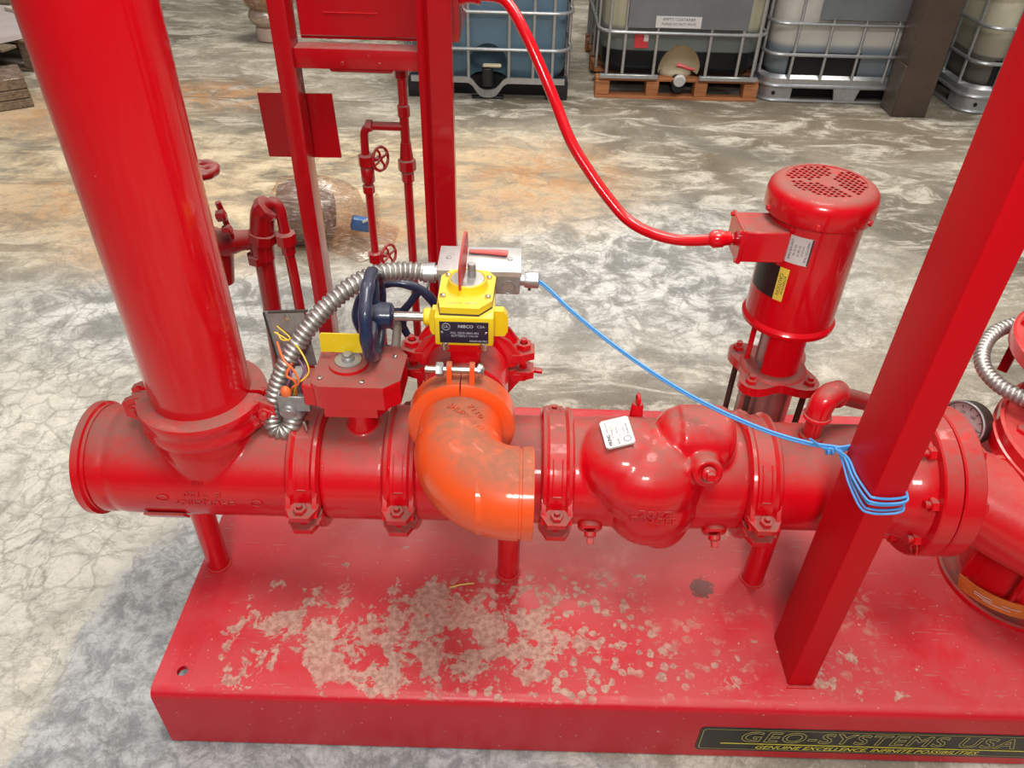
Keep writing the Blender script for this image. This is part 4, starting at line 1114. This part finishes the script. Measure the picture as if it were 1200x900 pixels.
for i, s_ in enumerate(('LOW VOLTAGE', 'T4 T5 T6', 'T7 T8 T9', 'L1 L2 L3', 'HIGH VOLTAGE')):
    text_wrap(s_, .0062, motor_fn(MA-.016/.0925+i*.0078/.0925, .893, .0930, -PI/2), 'ink', s1, lift=.0004, name='lettering')
sticker(MA+.0215/.0925, .893, .003, .056, 'iron', 'label_edge', .0009)
s2 = sticker(math.radians(200), .812, .074, .074, 'decal_black', 'rating_label'); s2['label'] = 'black rating label with yellow band'
s3 = sticker(math.radians(229), .812, .020, .074, 'bright_gold', 'caution_band', .0008)
text_wrap('CAUTION', .011, motor_fn(math.radians(227), .812, .0932, -PI/2), 'ink', s3, lift=.0004)
text_wrap('ATTENTION', .0075, motor_fn(math.radians(232), .812, .0932, -PI/2), 'ink', s3, lift=.0004)

# ================================================================ SMALL PIPES BEHIND
def nutr(mb, c, d, r, h): mb.lathe(V3(c)-V3(d).normalized()*h/2, d, [(0, r*.75), (h*.12, r), (h*.88, r), (h, r*.75)], 8)
sp = thing('sensing_line', 'thin red sensing pipe with two tiny handwheels between the frame posts', 'pipe', (-.26, 1.70, .65))
MB().cyl((-.2575, 1.70, ZS), (-.2555, 1.70, 1.13), .0105, seg=16).build('tall_pipe', 'red_shaded', sp)
def nut_part(par, c, d, r, h, name='union'):
    m_ = MB(); nutr(m_, c, d, r, h); m_.build(name, 'red_shaded', par)
for z, r, h in ((.897, .021, .030), (.868, .015, .026), (1.02, .014, .03), (1.10, .015, .02)): nut_part(sp, (-.256, 1.70, z), (0, 0, 1), r, h)
MB().cyl((-.256, 1.70, .91), (-.256, 1.70, .95), .016, .012, seg=16).build('reducer', 'red_shaded', sp)
q = [V3((-.256, 1.70, .985)), V3((-.30, 1.70, .985)), V3((-.332, 1.70, .984)), V3((-.346, 1.70, .972)), V3((-.349, 1.70, .95)), V3((-.35, 1.70, .90)), V3((-.35, 1.70, .75)), V3((-.35, 1.70, .66)), V3((-.35, 1.70, .50)), V3((-.35, 1.70, ZS))]
MB().tube(catmull(q, 4), .0095, 16).build('branch_line', 'red_shaded', sp)
for c_, d_, r, h in (((-.349, 1.70, .905), (0, 0, 1), .019, .03), ((-.349, 1.70, .87), (0, 0, 1), .016, .04), ((-.35, 1.70, .655), (0, 0, 1), .018, .03)): nut_part(sp, c_, d_, r, h, 'valve_body')
nut_part(sp, (-.35, 1.70, .835), (0, 0, 1), .0145, .022); nut_part(sp, (-.335, 1.70, .985), (1, 0, 0), .014, .016)
for z in (.905, .655):
    MB().cyl((-.349, 1.70, z), (-.318, 1.71, z), .005, seg=10).build('valve_stem', 'red_shaded', sp)
    handwheel('handwheel', '', (-.318, 1.71, z), (.85, -.5, .1), .030, 'red_shaded', sp, .008, .0035, 4)

dr = thing('drain_line', 'dark red drain piping with valve and elbow behind the riser pipe', 'pipe', (-.60, 1.60, .60))
MB().cyl((-.612, 1.60, ZS), (-.592, 1.60, .745), .0225, seg=24).build('wide_pipe', 'red_shaded', dr)
mb = MB()
mb.tube(catmull([(-.595, 1.60, .70), (-.592, 1.60, .745), (-.585, 1.60, .775), (-.575, 1.60, .815), (-.560, 1.60, .833)], 4), [.028]*17, 18)
nutr(mb, (-.588, 1.60, .755), (.2, 0, 1), .033, .03); nutr(mb, (-.566, 1.60, .825), (.7, 0, .6), .031, .022)
nutr(mb, (-.603, 1.60, .70), (0, 0, 1), .030, .026)
mb.build('elbow_union', 'red_shaded', dr)
MB().tube(catmull([(-.566, 1.60, .83), (-.548, 1.60, .842), (-.536, 1.60, .826), (-.534, 1.60, .79), (-.533, 1.60, .74), (-.530, 1.60, .6), (-.53, 1.60, ZS)], 5), .0125, 16).build('thin_pipe', 'red_shaded', dr)
nut_part(dr, (-.534, 1.60, .752), (0, 0, 1), .024, .034); nut_part(dr, (-.533, 1.60, .725), (0, 0, 1), .017, .03)
MB().lathe((-.66, 1.60, .74), (1, 0, .15), [(-.06, .035), (-.015, .034), (.02, .024), (.05, .023)], 24).lathe((-.700, 1.60, .70), (0, 0, 1), [(-.07, .022), (0, .034), (.04, .030), (.07, .014)], 20).build('valve_body', 'red_shaded', dr)
MB().cyl((-.712, 1.60, .76), (-.702, 1.60, .92), .007, seg=12).build('valve_stem', 'red_shaded', dr)
mb = MB(); nutr(mb, (-.660, 1.57, .820), (1, 0, .2), .014, .02); nutr(mb, (-.654, 1.57, .785), (1, 0, .2), .012, .02); mb.cyl((-.663, 1.575, .85), (-.652, 1.585, .755), .007, seg=10); mb.build('packing_bolt', 'red_shaded', dr)
handwheel('handwheel', '', (-.700, 1.60, .912), (0, 0, 1), .046, 'red_shaded', dr, .012, .0105, 3)

# ================================================================ BLUE WIRE
bw = thing('blue_wire', 'thin blue wire pair strung from the junction box and looped round the post', 'wire', (.045, 1.262, .855))
a_p = [(.040, 1.262, .856), (.06, 1.25, .848), (.11, 1.213, .818), (.18, 1.165, .784), (.26, 1.11, .755), (.34, 1.055, .737), (.43, 1.00, .728), (.50, .968, .727), (.555, .955, .728)]
for dx in (0, .0042):
    MB().tube(catmull([(x, y+dx*.3, z+dx) for x, y, z in a_p], 10), .0021, 8).build('strand', 'wire_blue', bw)
x0, x1, y0, y1 = .564, .620, .840, .959
for k, (zl, zf) in enumerate(((.727, .737), (.722, .724), (.720, .714), (.724, .730), (.714, .708))):
    e = .0012*k; z = zl
    loop = [(x0-.02+.003*k, y1-.004, z+.004), (x0-e, y1-.02, z-.004), (x0-e, (y0+y1)/2, z-.010+(zf-zl)*.5), (x0-e, y0+.010, zf-.006), (x0+.004, y0-e, zf-.003), ((x0+x1)/2, y0-e-.001, zf-.004), (x1-.005, y0-e, zf), (x1+e, y0+.008, zf+.002), (x1+e, (y0+y1)/2, zf+.006), (x1+e, y1-.006, zf+.008), (x1-.006, y1+e, zf+.008), ((x0+x1)/2, y1+e, z+.008), (x0+.004, y1+e, z+.006), (x0-.02+.003*k, y1-.004, z+.004)]
    MB().tube(catmull(loop, 5), .0021, 7).build('loop', 'wire_blue', bw)
kn = V3((.535, .958, .722))
MB().torus(kn, (1, 0, 0), .006, .0022, 18, 7).torus(kn+V3((.006, 0, 0)), (.9, .3, .2), .006, .0022, 18, 7).torus(kn+V3((.003, -.002, .002)), (.3, .9, .2), .006, .0022, 18, 7).tube(catmull([kn, kn+V3((-.02, .004, .012)), kn+V3((-.034, .004, .022))], 5), .002, 6).build('knot', 'wire_blue', bw)

# ================================================================ TOTES
def rring(w_, d_, r, n=6):
    """rounded rectangle path, front face at y=0, centred in x"""
    out = []
    for cx_, cy_, a0 in ((w_/2-r, d_-r, 0), (-w_/2+r, d_-r, PI/2), (-w_/2+r, r, PI), (w_/2-r, r, 1.5*PI)):
        for k in range(n+1):
            a = a0+PI/2*k/n; out.append((cx_+r*math.cos(a), cy_+r*math.sin(a)))
    return out
def tote(label, loc, W, D, bottle_mat, rings, z0, bars, base, valve=None, ang=0.0):
    t = thing('liquid_tote', label, 'tote', (0, 0, 0), 'caged liquid totes along the back')
    H_ = 1.16
    # bottle
    mb = MB(); lay = [(z0+.01, .10), (z0+.0, .03), (z0+.06, .0), (H_-.09, .0), (H_-.03, .03), (H_-.01, .10)]
    vs = []; fs = []
    for z, ins in lay:
        pts = rring(W-.06-2*ins, D-.06-2*ins, .12 if ins < .09 else .08)
        vs += [V3((x, y+.03+ins, z)) for x, y in pts]
    n_ = 28
    for i in range(len(lay)-1):
        for k in range(n_): fs.append([i*n_+k, i*n_+(k+1) % n_, (i+1)*n_+(k+1) % n_, (i+1)*n_+k])
    fs.append(list(range(n_))[::-1]); fs.append([(len(lay)-1)*n_+k for k in range(n_)])
    bt = MB().add(vs, fs).build('bottle', bottle_mat, t)
    MB().lathe((0, D/2, H_-.02), (0, 0, 1), [(0, .09), (.02, .09), (.02, .08), (.05, .08)], 24).build('screw_cap', 'black', t)
    if valve:   # hollow moulded into the foot of the bottle around the outlet
        cut_ = MB().ell((0, .0, .165), (.135, .17, .165), u=40, v=24).build('cutter', 'tote_blue' if valve == 'black' else 'cream', t)
        md = bt.modifiers.new('hollow', 'BOOLEAN'); md.operation = 'DIFFERENCE'; md.object = cut_; md.solver = 'EXACT'; md.material_mode = 'TRANSFER'
        bpy.context.view_layer.update()
        me = bpy.data.meshes.new_from_object(bt.evaluated_get(bpy.context.evaluated_depsgraph_get()))
        bt.modifiers.clear(); bt.data = me; me.name = 'bottle'; me.set_sharp_from_angle(angle=math.radians(38))
        bpy.data.objects.remove(cut_)
    rr = rings + [z for z in (.68, .90, H_-.02) if z > rings[-1]+.12]
    for z in rr:
        p = [V3((x, y, z)) for x, y in rring(W, D, .10)]
        MB().tube(p+[p[0], p[1]], .011, 8, False).build('cage_ring', 'cageSteel', t)
    for x in bars:
        MB().tube([V3((x, .006, z0)), V3((x, .006, rings[0]*.98)), V3((x, .006, H_-.02))], .010, 8).build('cage_bar', 'cageSteel', t)
        MB().tube([V3((x, D-.006, z0)), V3((x, D-.006, H_-.02))], .010, 6).build('cage_bar', 'cageSteel', t)
    for sx in (-1, 1):
        for y in (.16, .42, .70, .95):
            MB().tube([V3((sx*(W/2-.006), y*D/1.1, z0)), V3((sx*(W/2-.006), y*D/1.1, H_-.02))], .010, 6).build('cage_bar', 'cageSteel', t)
    if base == 'pallet':
        zt_ = z0-.02
        for k in range(7):
            MB().span((-W/2, .02+k*(D-.12)/6, zt_-.02), (W/2, .10+k*(D-.12)/6, zt_), bev=.003).build('deck_plank', 'wood_new', t)
        for x, wb in ((-W/2+.045, .09), (-.155, .08), (.155, .08), (W/2-.045, .09)):
            for y in (.06, D/2, D-.06):
                MB().span((x-wb/2, y-.05, .018), (x+wb/2, y+.05, zt_-.02), bev=.003).build('pallet_block', 'wood_new', t)
        MB().span((-W/2, .0, .0), (W/2, .08, .018), bev=.002).build('bottom_plank', 'wood_new', t)
        MB().span((-W/2, D-.08, .0), (W/2, D, .018), bev=.002).build('bottom_plank', 'wood_new', t)
        mb = MB(); 
        for a, b in ((-W/2+.02, -.13), (.13, W/2-.02)):
            mb.span((a, -.008, z0-.022), (b, .02, z0+.006), bev=.004)
        mb.build('bottom_rail', 'cageSteel', t)
    elif base == 'steel':
        p = rring(W, D, .12)
        mb = MB(); n2 = len(p)
        for (za, zb, oa, ob_) in ((.10, .145, 0, .01),):
            vs = [V3((x, y, za)) for x, y in p]+[V3((x, y, zb)) for x, y in p]+[V3((x*.96, D/2+(y-D/2)*.96, zb+.02)) for x, y in p]
            mb.add(vs, [[k, (k+1) % n2, n2+(k+1) % n2, n2+k] for k in range(n2)]+[[n2+k, n2+(k+1) % n2, 2*n2+(k+1) % n2, 2*n2+k] for k in range(n2)])
        mb.build('tray', 'cageSteel', t)
        q = [V3((x, y, .10)) for x, y in p]; MB().tube(q+[q[0], q[1]], .012, 8, False).build('base_ring', 'cageSteel', t)
        q = [V3((x, y, .010)) for x, y in p]; MB().tube(q+[q[0], q[1]], .010, 8, False).build('foot_ring', 'cageSteel', t)
        for sx in (-1, 1):
            for yy, s2_ in ((0, 1), (D, -1)):
                pts = []
                for k in range(9):
                    a = PI/2*k/8; pts.append((sx*(W/2-.12+.115*math.sin(a)), yy+s2_*(.12-.115*math.cos(a))))
                pts = [(sx*(W/2-.20), yy+s2_*.005)]+pts+[(sx*(W/2-.005), yy+s2_*.20)]
                m_ = len(pts); vs = [V3((x, y, .005)) for x, y in pts]+[V3((x, y, .10)) for x, y in pts]
                mb = MB().add(vs, [[k, k+1, m_+k+1, m_+k] for k in range(m_-1)])
                ft = mb.build('corner_foot', 'cageSteel', t)
                cc = V3((sx*(W/2-.085), yy+s2_*.006, .055)); MB().cyl(cc, cc-V3((0, s2_*.004, 0)), .012, seg=16).build('bolt_hole', 'dark', ft)
        MB().prism([(-.10, .09), (.07, .09), (.045, 0), (-.08, 0)], (.0, .012, .008), (1, 0, 0), (0, 0, 1), .02).build('centre_foot', 'cageSteel', t)
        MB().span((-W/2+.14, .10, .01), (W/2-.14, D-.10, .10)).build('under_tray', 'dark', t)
    else:   # black plastic feet under a dished steel tray
        for x in (-W/2+.075, 0, W/2-.075):
            for y in (.08, D/2, D-.08):
                if x == 0 and y < .1: continue
                MB().span((x-.07, y-.07, 0), (x+.07, y+.07, .115), bev=.012, seg=2).build('foot_block', 'black', t)
        mb = MB(); xs_ = [-W/2+.03+(W-.06)*k/40 for k in range(41)]
        top = []; bot = []
        for x in xs_:
            dip = math.exp(-(x/.085)**4); top.append((x, .135-.075*dip)); bot.append((x, .100-.088*dip))
        poly = top+bot[::-1]
        mb.prism(poly, (0, .010, 0), (1, 0, 0), (0, 0, 1), .018)
        mb.build('tray_lip', 'cageSteel', t)
        MB().span((-.10, -.0, .0), (.10, .05, .014), bev=.003).build('runner', 'black', t)
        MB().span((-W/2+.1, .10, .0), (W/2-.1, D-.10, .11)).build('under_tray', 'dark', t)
    if valve:
        pk = MB()
        if valve == 'black':
            MB().cyl((0, -.02, .09), (0, -.02, .20), .035, seg=20, bev=.004).build('valve_body', 'black', t)
            MB().span((-.03, -.05, .205), (.085, -.01, .222), bev=.006).build('valve_handle', 'cream', t)
        else:
            MB().ell((0, .16, .13), (.11, .09, .05)).build('outlet_boss', 'cream', t)
            MB().cyl((0, .16, .11), (0, -.03, .09), .038, seg=20).build('valve_body', 'black', t)
            MB().cyl((0, -.03, .135), (0, -.055, .13), .038, seg=24, bev=.006).build('valve_cap', 'white', t)
            MB().tube([(-.03, -.03, .225), (0, -.035, .222), (.05, -.035, .205), (.085, -.03, .20)], [.022, .022, .018, .012], 12, True, .6).build('valve_handle', 'flag', t)
    t.location = loc; t.rotation_euler = (0, 0, ang)
    return t
t1 = tote('blue liquid tote with black valve behind the frame posts', (-.205, 4.955, 0), 1.02, 1.15, 'tote_blue', [.30, .51], .115, [-.40, -.27, -.12, .13, .28, .40], 'feet', 'black')
t2 = tote('cream and black tote with red valve handle on an orange wooden pallet', (1.00, 5.04, 0), 1.04, 1.15, 'tote_cream', [.40], .145, [-.46, -.36, -.165, .165, .36, .46], 'pallet', 'red')
t3 = tote('white over black tote on galvanised base, left of the brown column', (2.10, 5.06, 0), 1.12, 1.0, 'tote_white', [.29, .47], .135, [-.40, -.20, .0, .20, .38], 'steel')
t4 = tote('ivory tote on galvanised base, right of the brown column', (3.36, 4.93, 0), 1.16, 1.0, 'tote_ivory', [.30, .50], .135, [-.42, -.22, .0, .22, .42], 'steel')
# front plates, stickers
def onto(t, mb, name, mat, label=None):
    # geometry given in the tote's own frame
    off = V3(t.location); mb.v = [v+off for v in mb.v]; o = mb.build(name, mat, t, False)
    if label: o['label'] = label
    return o
pl = onto(t2, MB().span((-.355, -.016, .43), (.375, -.012, 1.02)), 'sign_plate', 'plategrey', 'large plain grey metal sign plate')
st = onto(t2, MB().span((-.19, -.0195, .435), (.085, -.017, .500)), 'paper_label', 'white')
off2 = V3(t2.location)
text('EMPTY CONTAINER', .022, off2+V3((-.05, -.0197, .482)), Xv, Zv, 'ink', pl)
text('PLEASE DO NOT MOVE', .020, off2+V3((-.05, -.0197, .456)), Xv, Zv, 'ink', pl)
rs2 = onto(t2, MB().span((-.30, .021, .305), (-.215, .024, .385)), 'red_sticker', plain('red_sticker_print', (.60, .04, .05), .5), 'red and white hazard sticker')
onto(t2, MB().span((-.245, .018, .345), (-.217, .0205, .383)), 'sticker_corner', 'white')
onto(t3, MB().span((-.42, .022, .15), (.03, .0275, .300)), 'front_label', 'dark', 'black label panel behind the bars')
onto(t3, MB().span((-.30, -.016, .50), (.50, -.012, 1.0)), 'sign_plate', 'plategrey', 'grey metal sign plate')
onto(t4, MB().span((-.46, .022, .15), (-.05, .0275, .315)), 'front_label', 'dark', 'black label panel behind the bars')

# brown column
cl = thing('steel_column', 'dark brown painted steel building column between the rear totes', 'column', (2.40, 4.93, 0))
MB().span((2.318, 4.83, 0), (2.525, 5.04, 3.2), bev=.008, seg=3).build('shaft', 'brown', cl)
MB().span((2.312, 4.835, 0), (2.3185, 5.02, .30), bev=.002).build('corner_guard', plain('bare_scuffed_plate', (.11, .085, .065), .45, .1, .4, 20), cl)

# ================================================================ WRAPPED BUNDLE
wb = thing('wrapped_bundle', 'brown roll wrapped in clear film with blue tape on the floor behind the left post', 'bundle', (-.87, 3.0, 0))
bc = V3((-.885, 3.02, .125))
MB().lathe(bc-V3((.13, 0, 0)), (1, .1, 0), [(0, .05), (.01, .115), (.05, .135), (.16, .135), (.20, .115), (.23, .07), (.235, .0001)], 32).build('roll', plain('brown_roll', (.27, .18, .14), .6, 0, .5, 25), wb)
random.seed(3)
cone = []
mb = MB(); prof_ = [(-.02, .09), (.02, .142), (.10, .152), (.20, .150), (.27, .125), (.31, .10), (.335, .085), (.36, .03), (.39, .05), (.42, .075)]
x_, y_, d_ = frame((1, .1, 0)); vs = []; fs = []; sg = 36
for h, r in prof_:
    for k in range(sg):
        a = 2*PI*k/sg; j_ = 1+.06*math.sin(5*a+h*30)+.04*random.uniform(-1, 1)
        p = bc-V3((.13, 0, 0))+d_*h+(x_*math.cos(a)+y_*math.sin(a))*r*j_; p.z = max(p.z, .004); vs.append(p)
for i in range(len(prof_)-1):
    for k in range(sg): fs.append([i*sg+k, i*sg+(k+1) % sg, (i+1)*sg+(k+1) % sg, (i+1)*sg+k])
MB().add(vs, fs).build('film_wrap', 'film', wb)
MB().add([bc+V3(p) for p in ((.02, -.06, -.115), (.24, -.20, -.118), (.36, -.06, -.119), (.36, .12, -.119), (.20, .22, -.112), (.05, .10, -.1), (.16, -.02, -.06), (.27, .02, -.085))], [[0, 1, 6], [1, 2, 7, 6], [2, 3, 7], [3, 4, 7], [4, 5, 6, 7]]).build('film_skirt', 'film', wb)
MB().box(bc+V3((.225, -.05, -.02)), (.080, .04, .055), Matrix.Rotation(.3, 3, 'Y') @ Matrix.Rotation(.3, 3, 'Z'), .008, 2).build('blue_tape', plain('blue_tape_roll', (.05, .13, .33), .4), wb)
MB().box(bc+V3((.250, -.072, .005)), (.028, .006, .010), Matrix.Rotation(-.5, 3, 'Y'), .001).build('tape_print', 'white', wb)

# wrapped rolls at the top, beside the left post
wr = thing('wrapped_stack', 'small tan film-wrapped stack on the floor behind the left frame post top', 'bundle', (-1.93, 6.2, 0))
MB().cyl((-1.90, 6.20, 0), (-1.90, 6.20, .10), .11, seg=32, bev=.01).build('pale_drum', plain('pale_pink_wrap', (.55, .40, .33), .5), wr)
MB().ell((-1.90, 6.20, .17), (.15, .14, .09)).build('lower_roll', 'film_thick', wr)
MB().ell((-1.88, 6.20, .32), (.19, .16, .14)).build('upper_roll', plain('tan_wrapped_roll', (.48, .30, .17), .35, 0, .5, 8), wr)
MB().ell((-1.88, 6.20, .32), (.20, .17, .15)).build('film_wrap', 'film', wr)

# ================================================================ PALLET HEAP, upper left
ph_ = thing('old_pallet', 'weathered wooden pallet with gaps lying at the far upper left', 'pallet', (-3.55, 5.5, 0))
RZ = Matrix.Rotation(-.25, 3, 'Z')
def pb(c, s_, name, rot=RZ, mat='wood_old', par=ph_): MB().box(c, s_, rot, .004).build(name, mat, par)
o_ = V3((-3.72, 5.42, 0))
for k in range(5): pb(o_+RZ @ V3((0, -.42+.21*k, .19)), (1.1, .12, .02), 'deck_plank')
for x in (-.5, 0, .5):
    for y in (-.42, 0, .42): pb(o_+RZ @ V3((x, y, .095)), (.10, .10, .165), 'pallet_block')
for y in (-.42, .0, .42): pb(o_+RZ @ V3((0, y, .008)), (1.1, .10, .016), 'bottom_plank')
sh = thing('white_board', 'pinkish white broken board lying on the old pallet', 'board', (-3.45, 5.5, .21))
MB().prism([(-.65, -.42), (.30, -.50), (.42, -.12), (.20, .22), (.10, .50), (-.62, .45)], (-3.62, 5.48, .205), (.97, -.25, 0), (.25, .97, 0), .03).build('sheet', plain('pinkish_board', (.55, .47, .46), .7, 0, .15, 8), sh)
sh2 = thing('cream_board', 'cream board strip leaning beside the broken white board', 'board', (-3.3, 5.75, .24))
MB().prism([(-.35, -.10), (.32, -.30), (.36, -.05), (-.3, .22)], (-3.30, 5.86, .238), (.97, -.25, 0), (.25, .97, 0), .02).build('sheet', plain('cream_board_face', (.66, .58, .47), .7, 0, .1, 8), sh2)
pk_ = thing('loose_plank', 'loose grey brown plank slanting out below the pallet', 'plank', (-3.3, 5.0, .02))
MB().box((-2.86, 4.98, .02), (.60, .09, .03), Matrix.Rotation(-.75, 3, 'Z') @ Matrix.Rotation(.05, 3, 'Y'), .003).build('board', 'wood_old', pk_)
cr = thing('wooden_crate', 'small wooden crate wrapped in clear film at the left edge', 'crate', (-3.13, 4.60, 0))
RC = Matrix.Rotation(.62, 3, 'Z')
CX, CY = -3.13, 4.60
for k in range(3): MB().box(V3((CX, CY, .027+.054*k)), (.36, .30, .05), RC, .004).build('side_plank', 'wood_old', cr)
MB().box((CX, CY, .168), (.37, .31, .010), RC, .004).build('film_wrap', 'film', cr)
tl = thing('stacked_timber', 'dark timber offcuts stacked beyond the white board', 'timber', (-3.6, 6.4, 0))
for k, (y, z, a) in enumerate(((6.35, .05, .1), (6.5, .05, -.05), (6.42, .14, .15), (6.75, .06, .0), (6.9, .06, .1))):
    MB().box((-3.7, y, z), (1.3, .12, .08), Matrix.Rotation(a, 3, 'Z'), .004).build('beam', 'wood_old', tl)
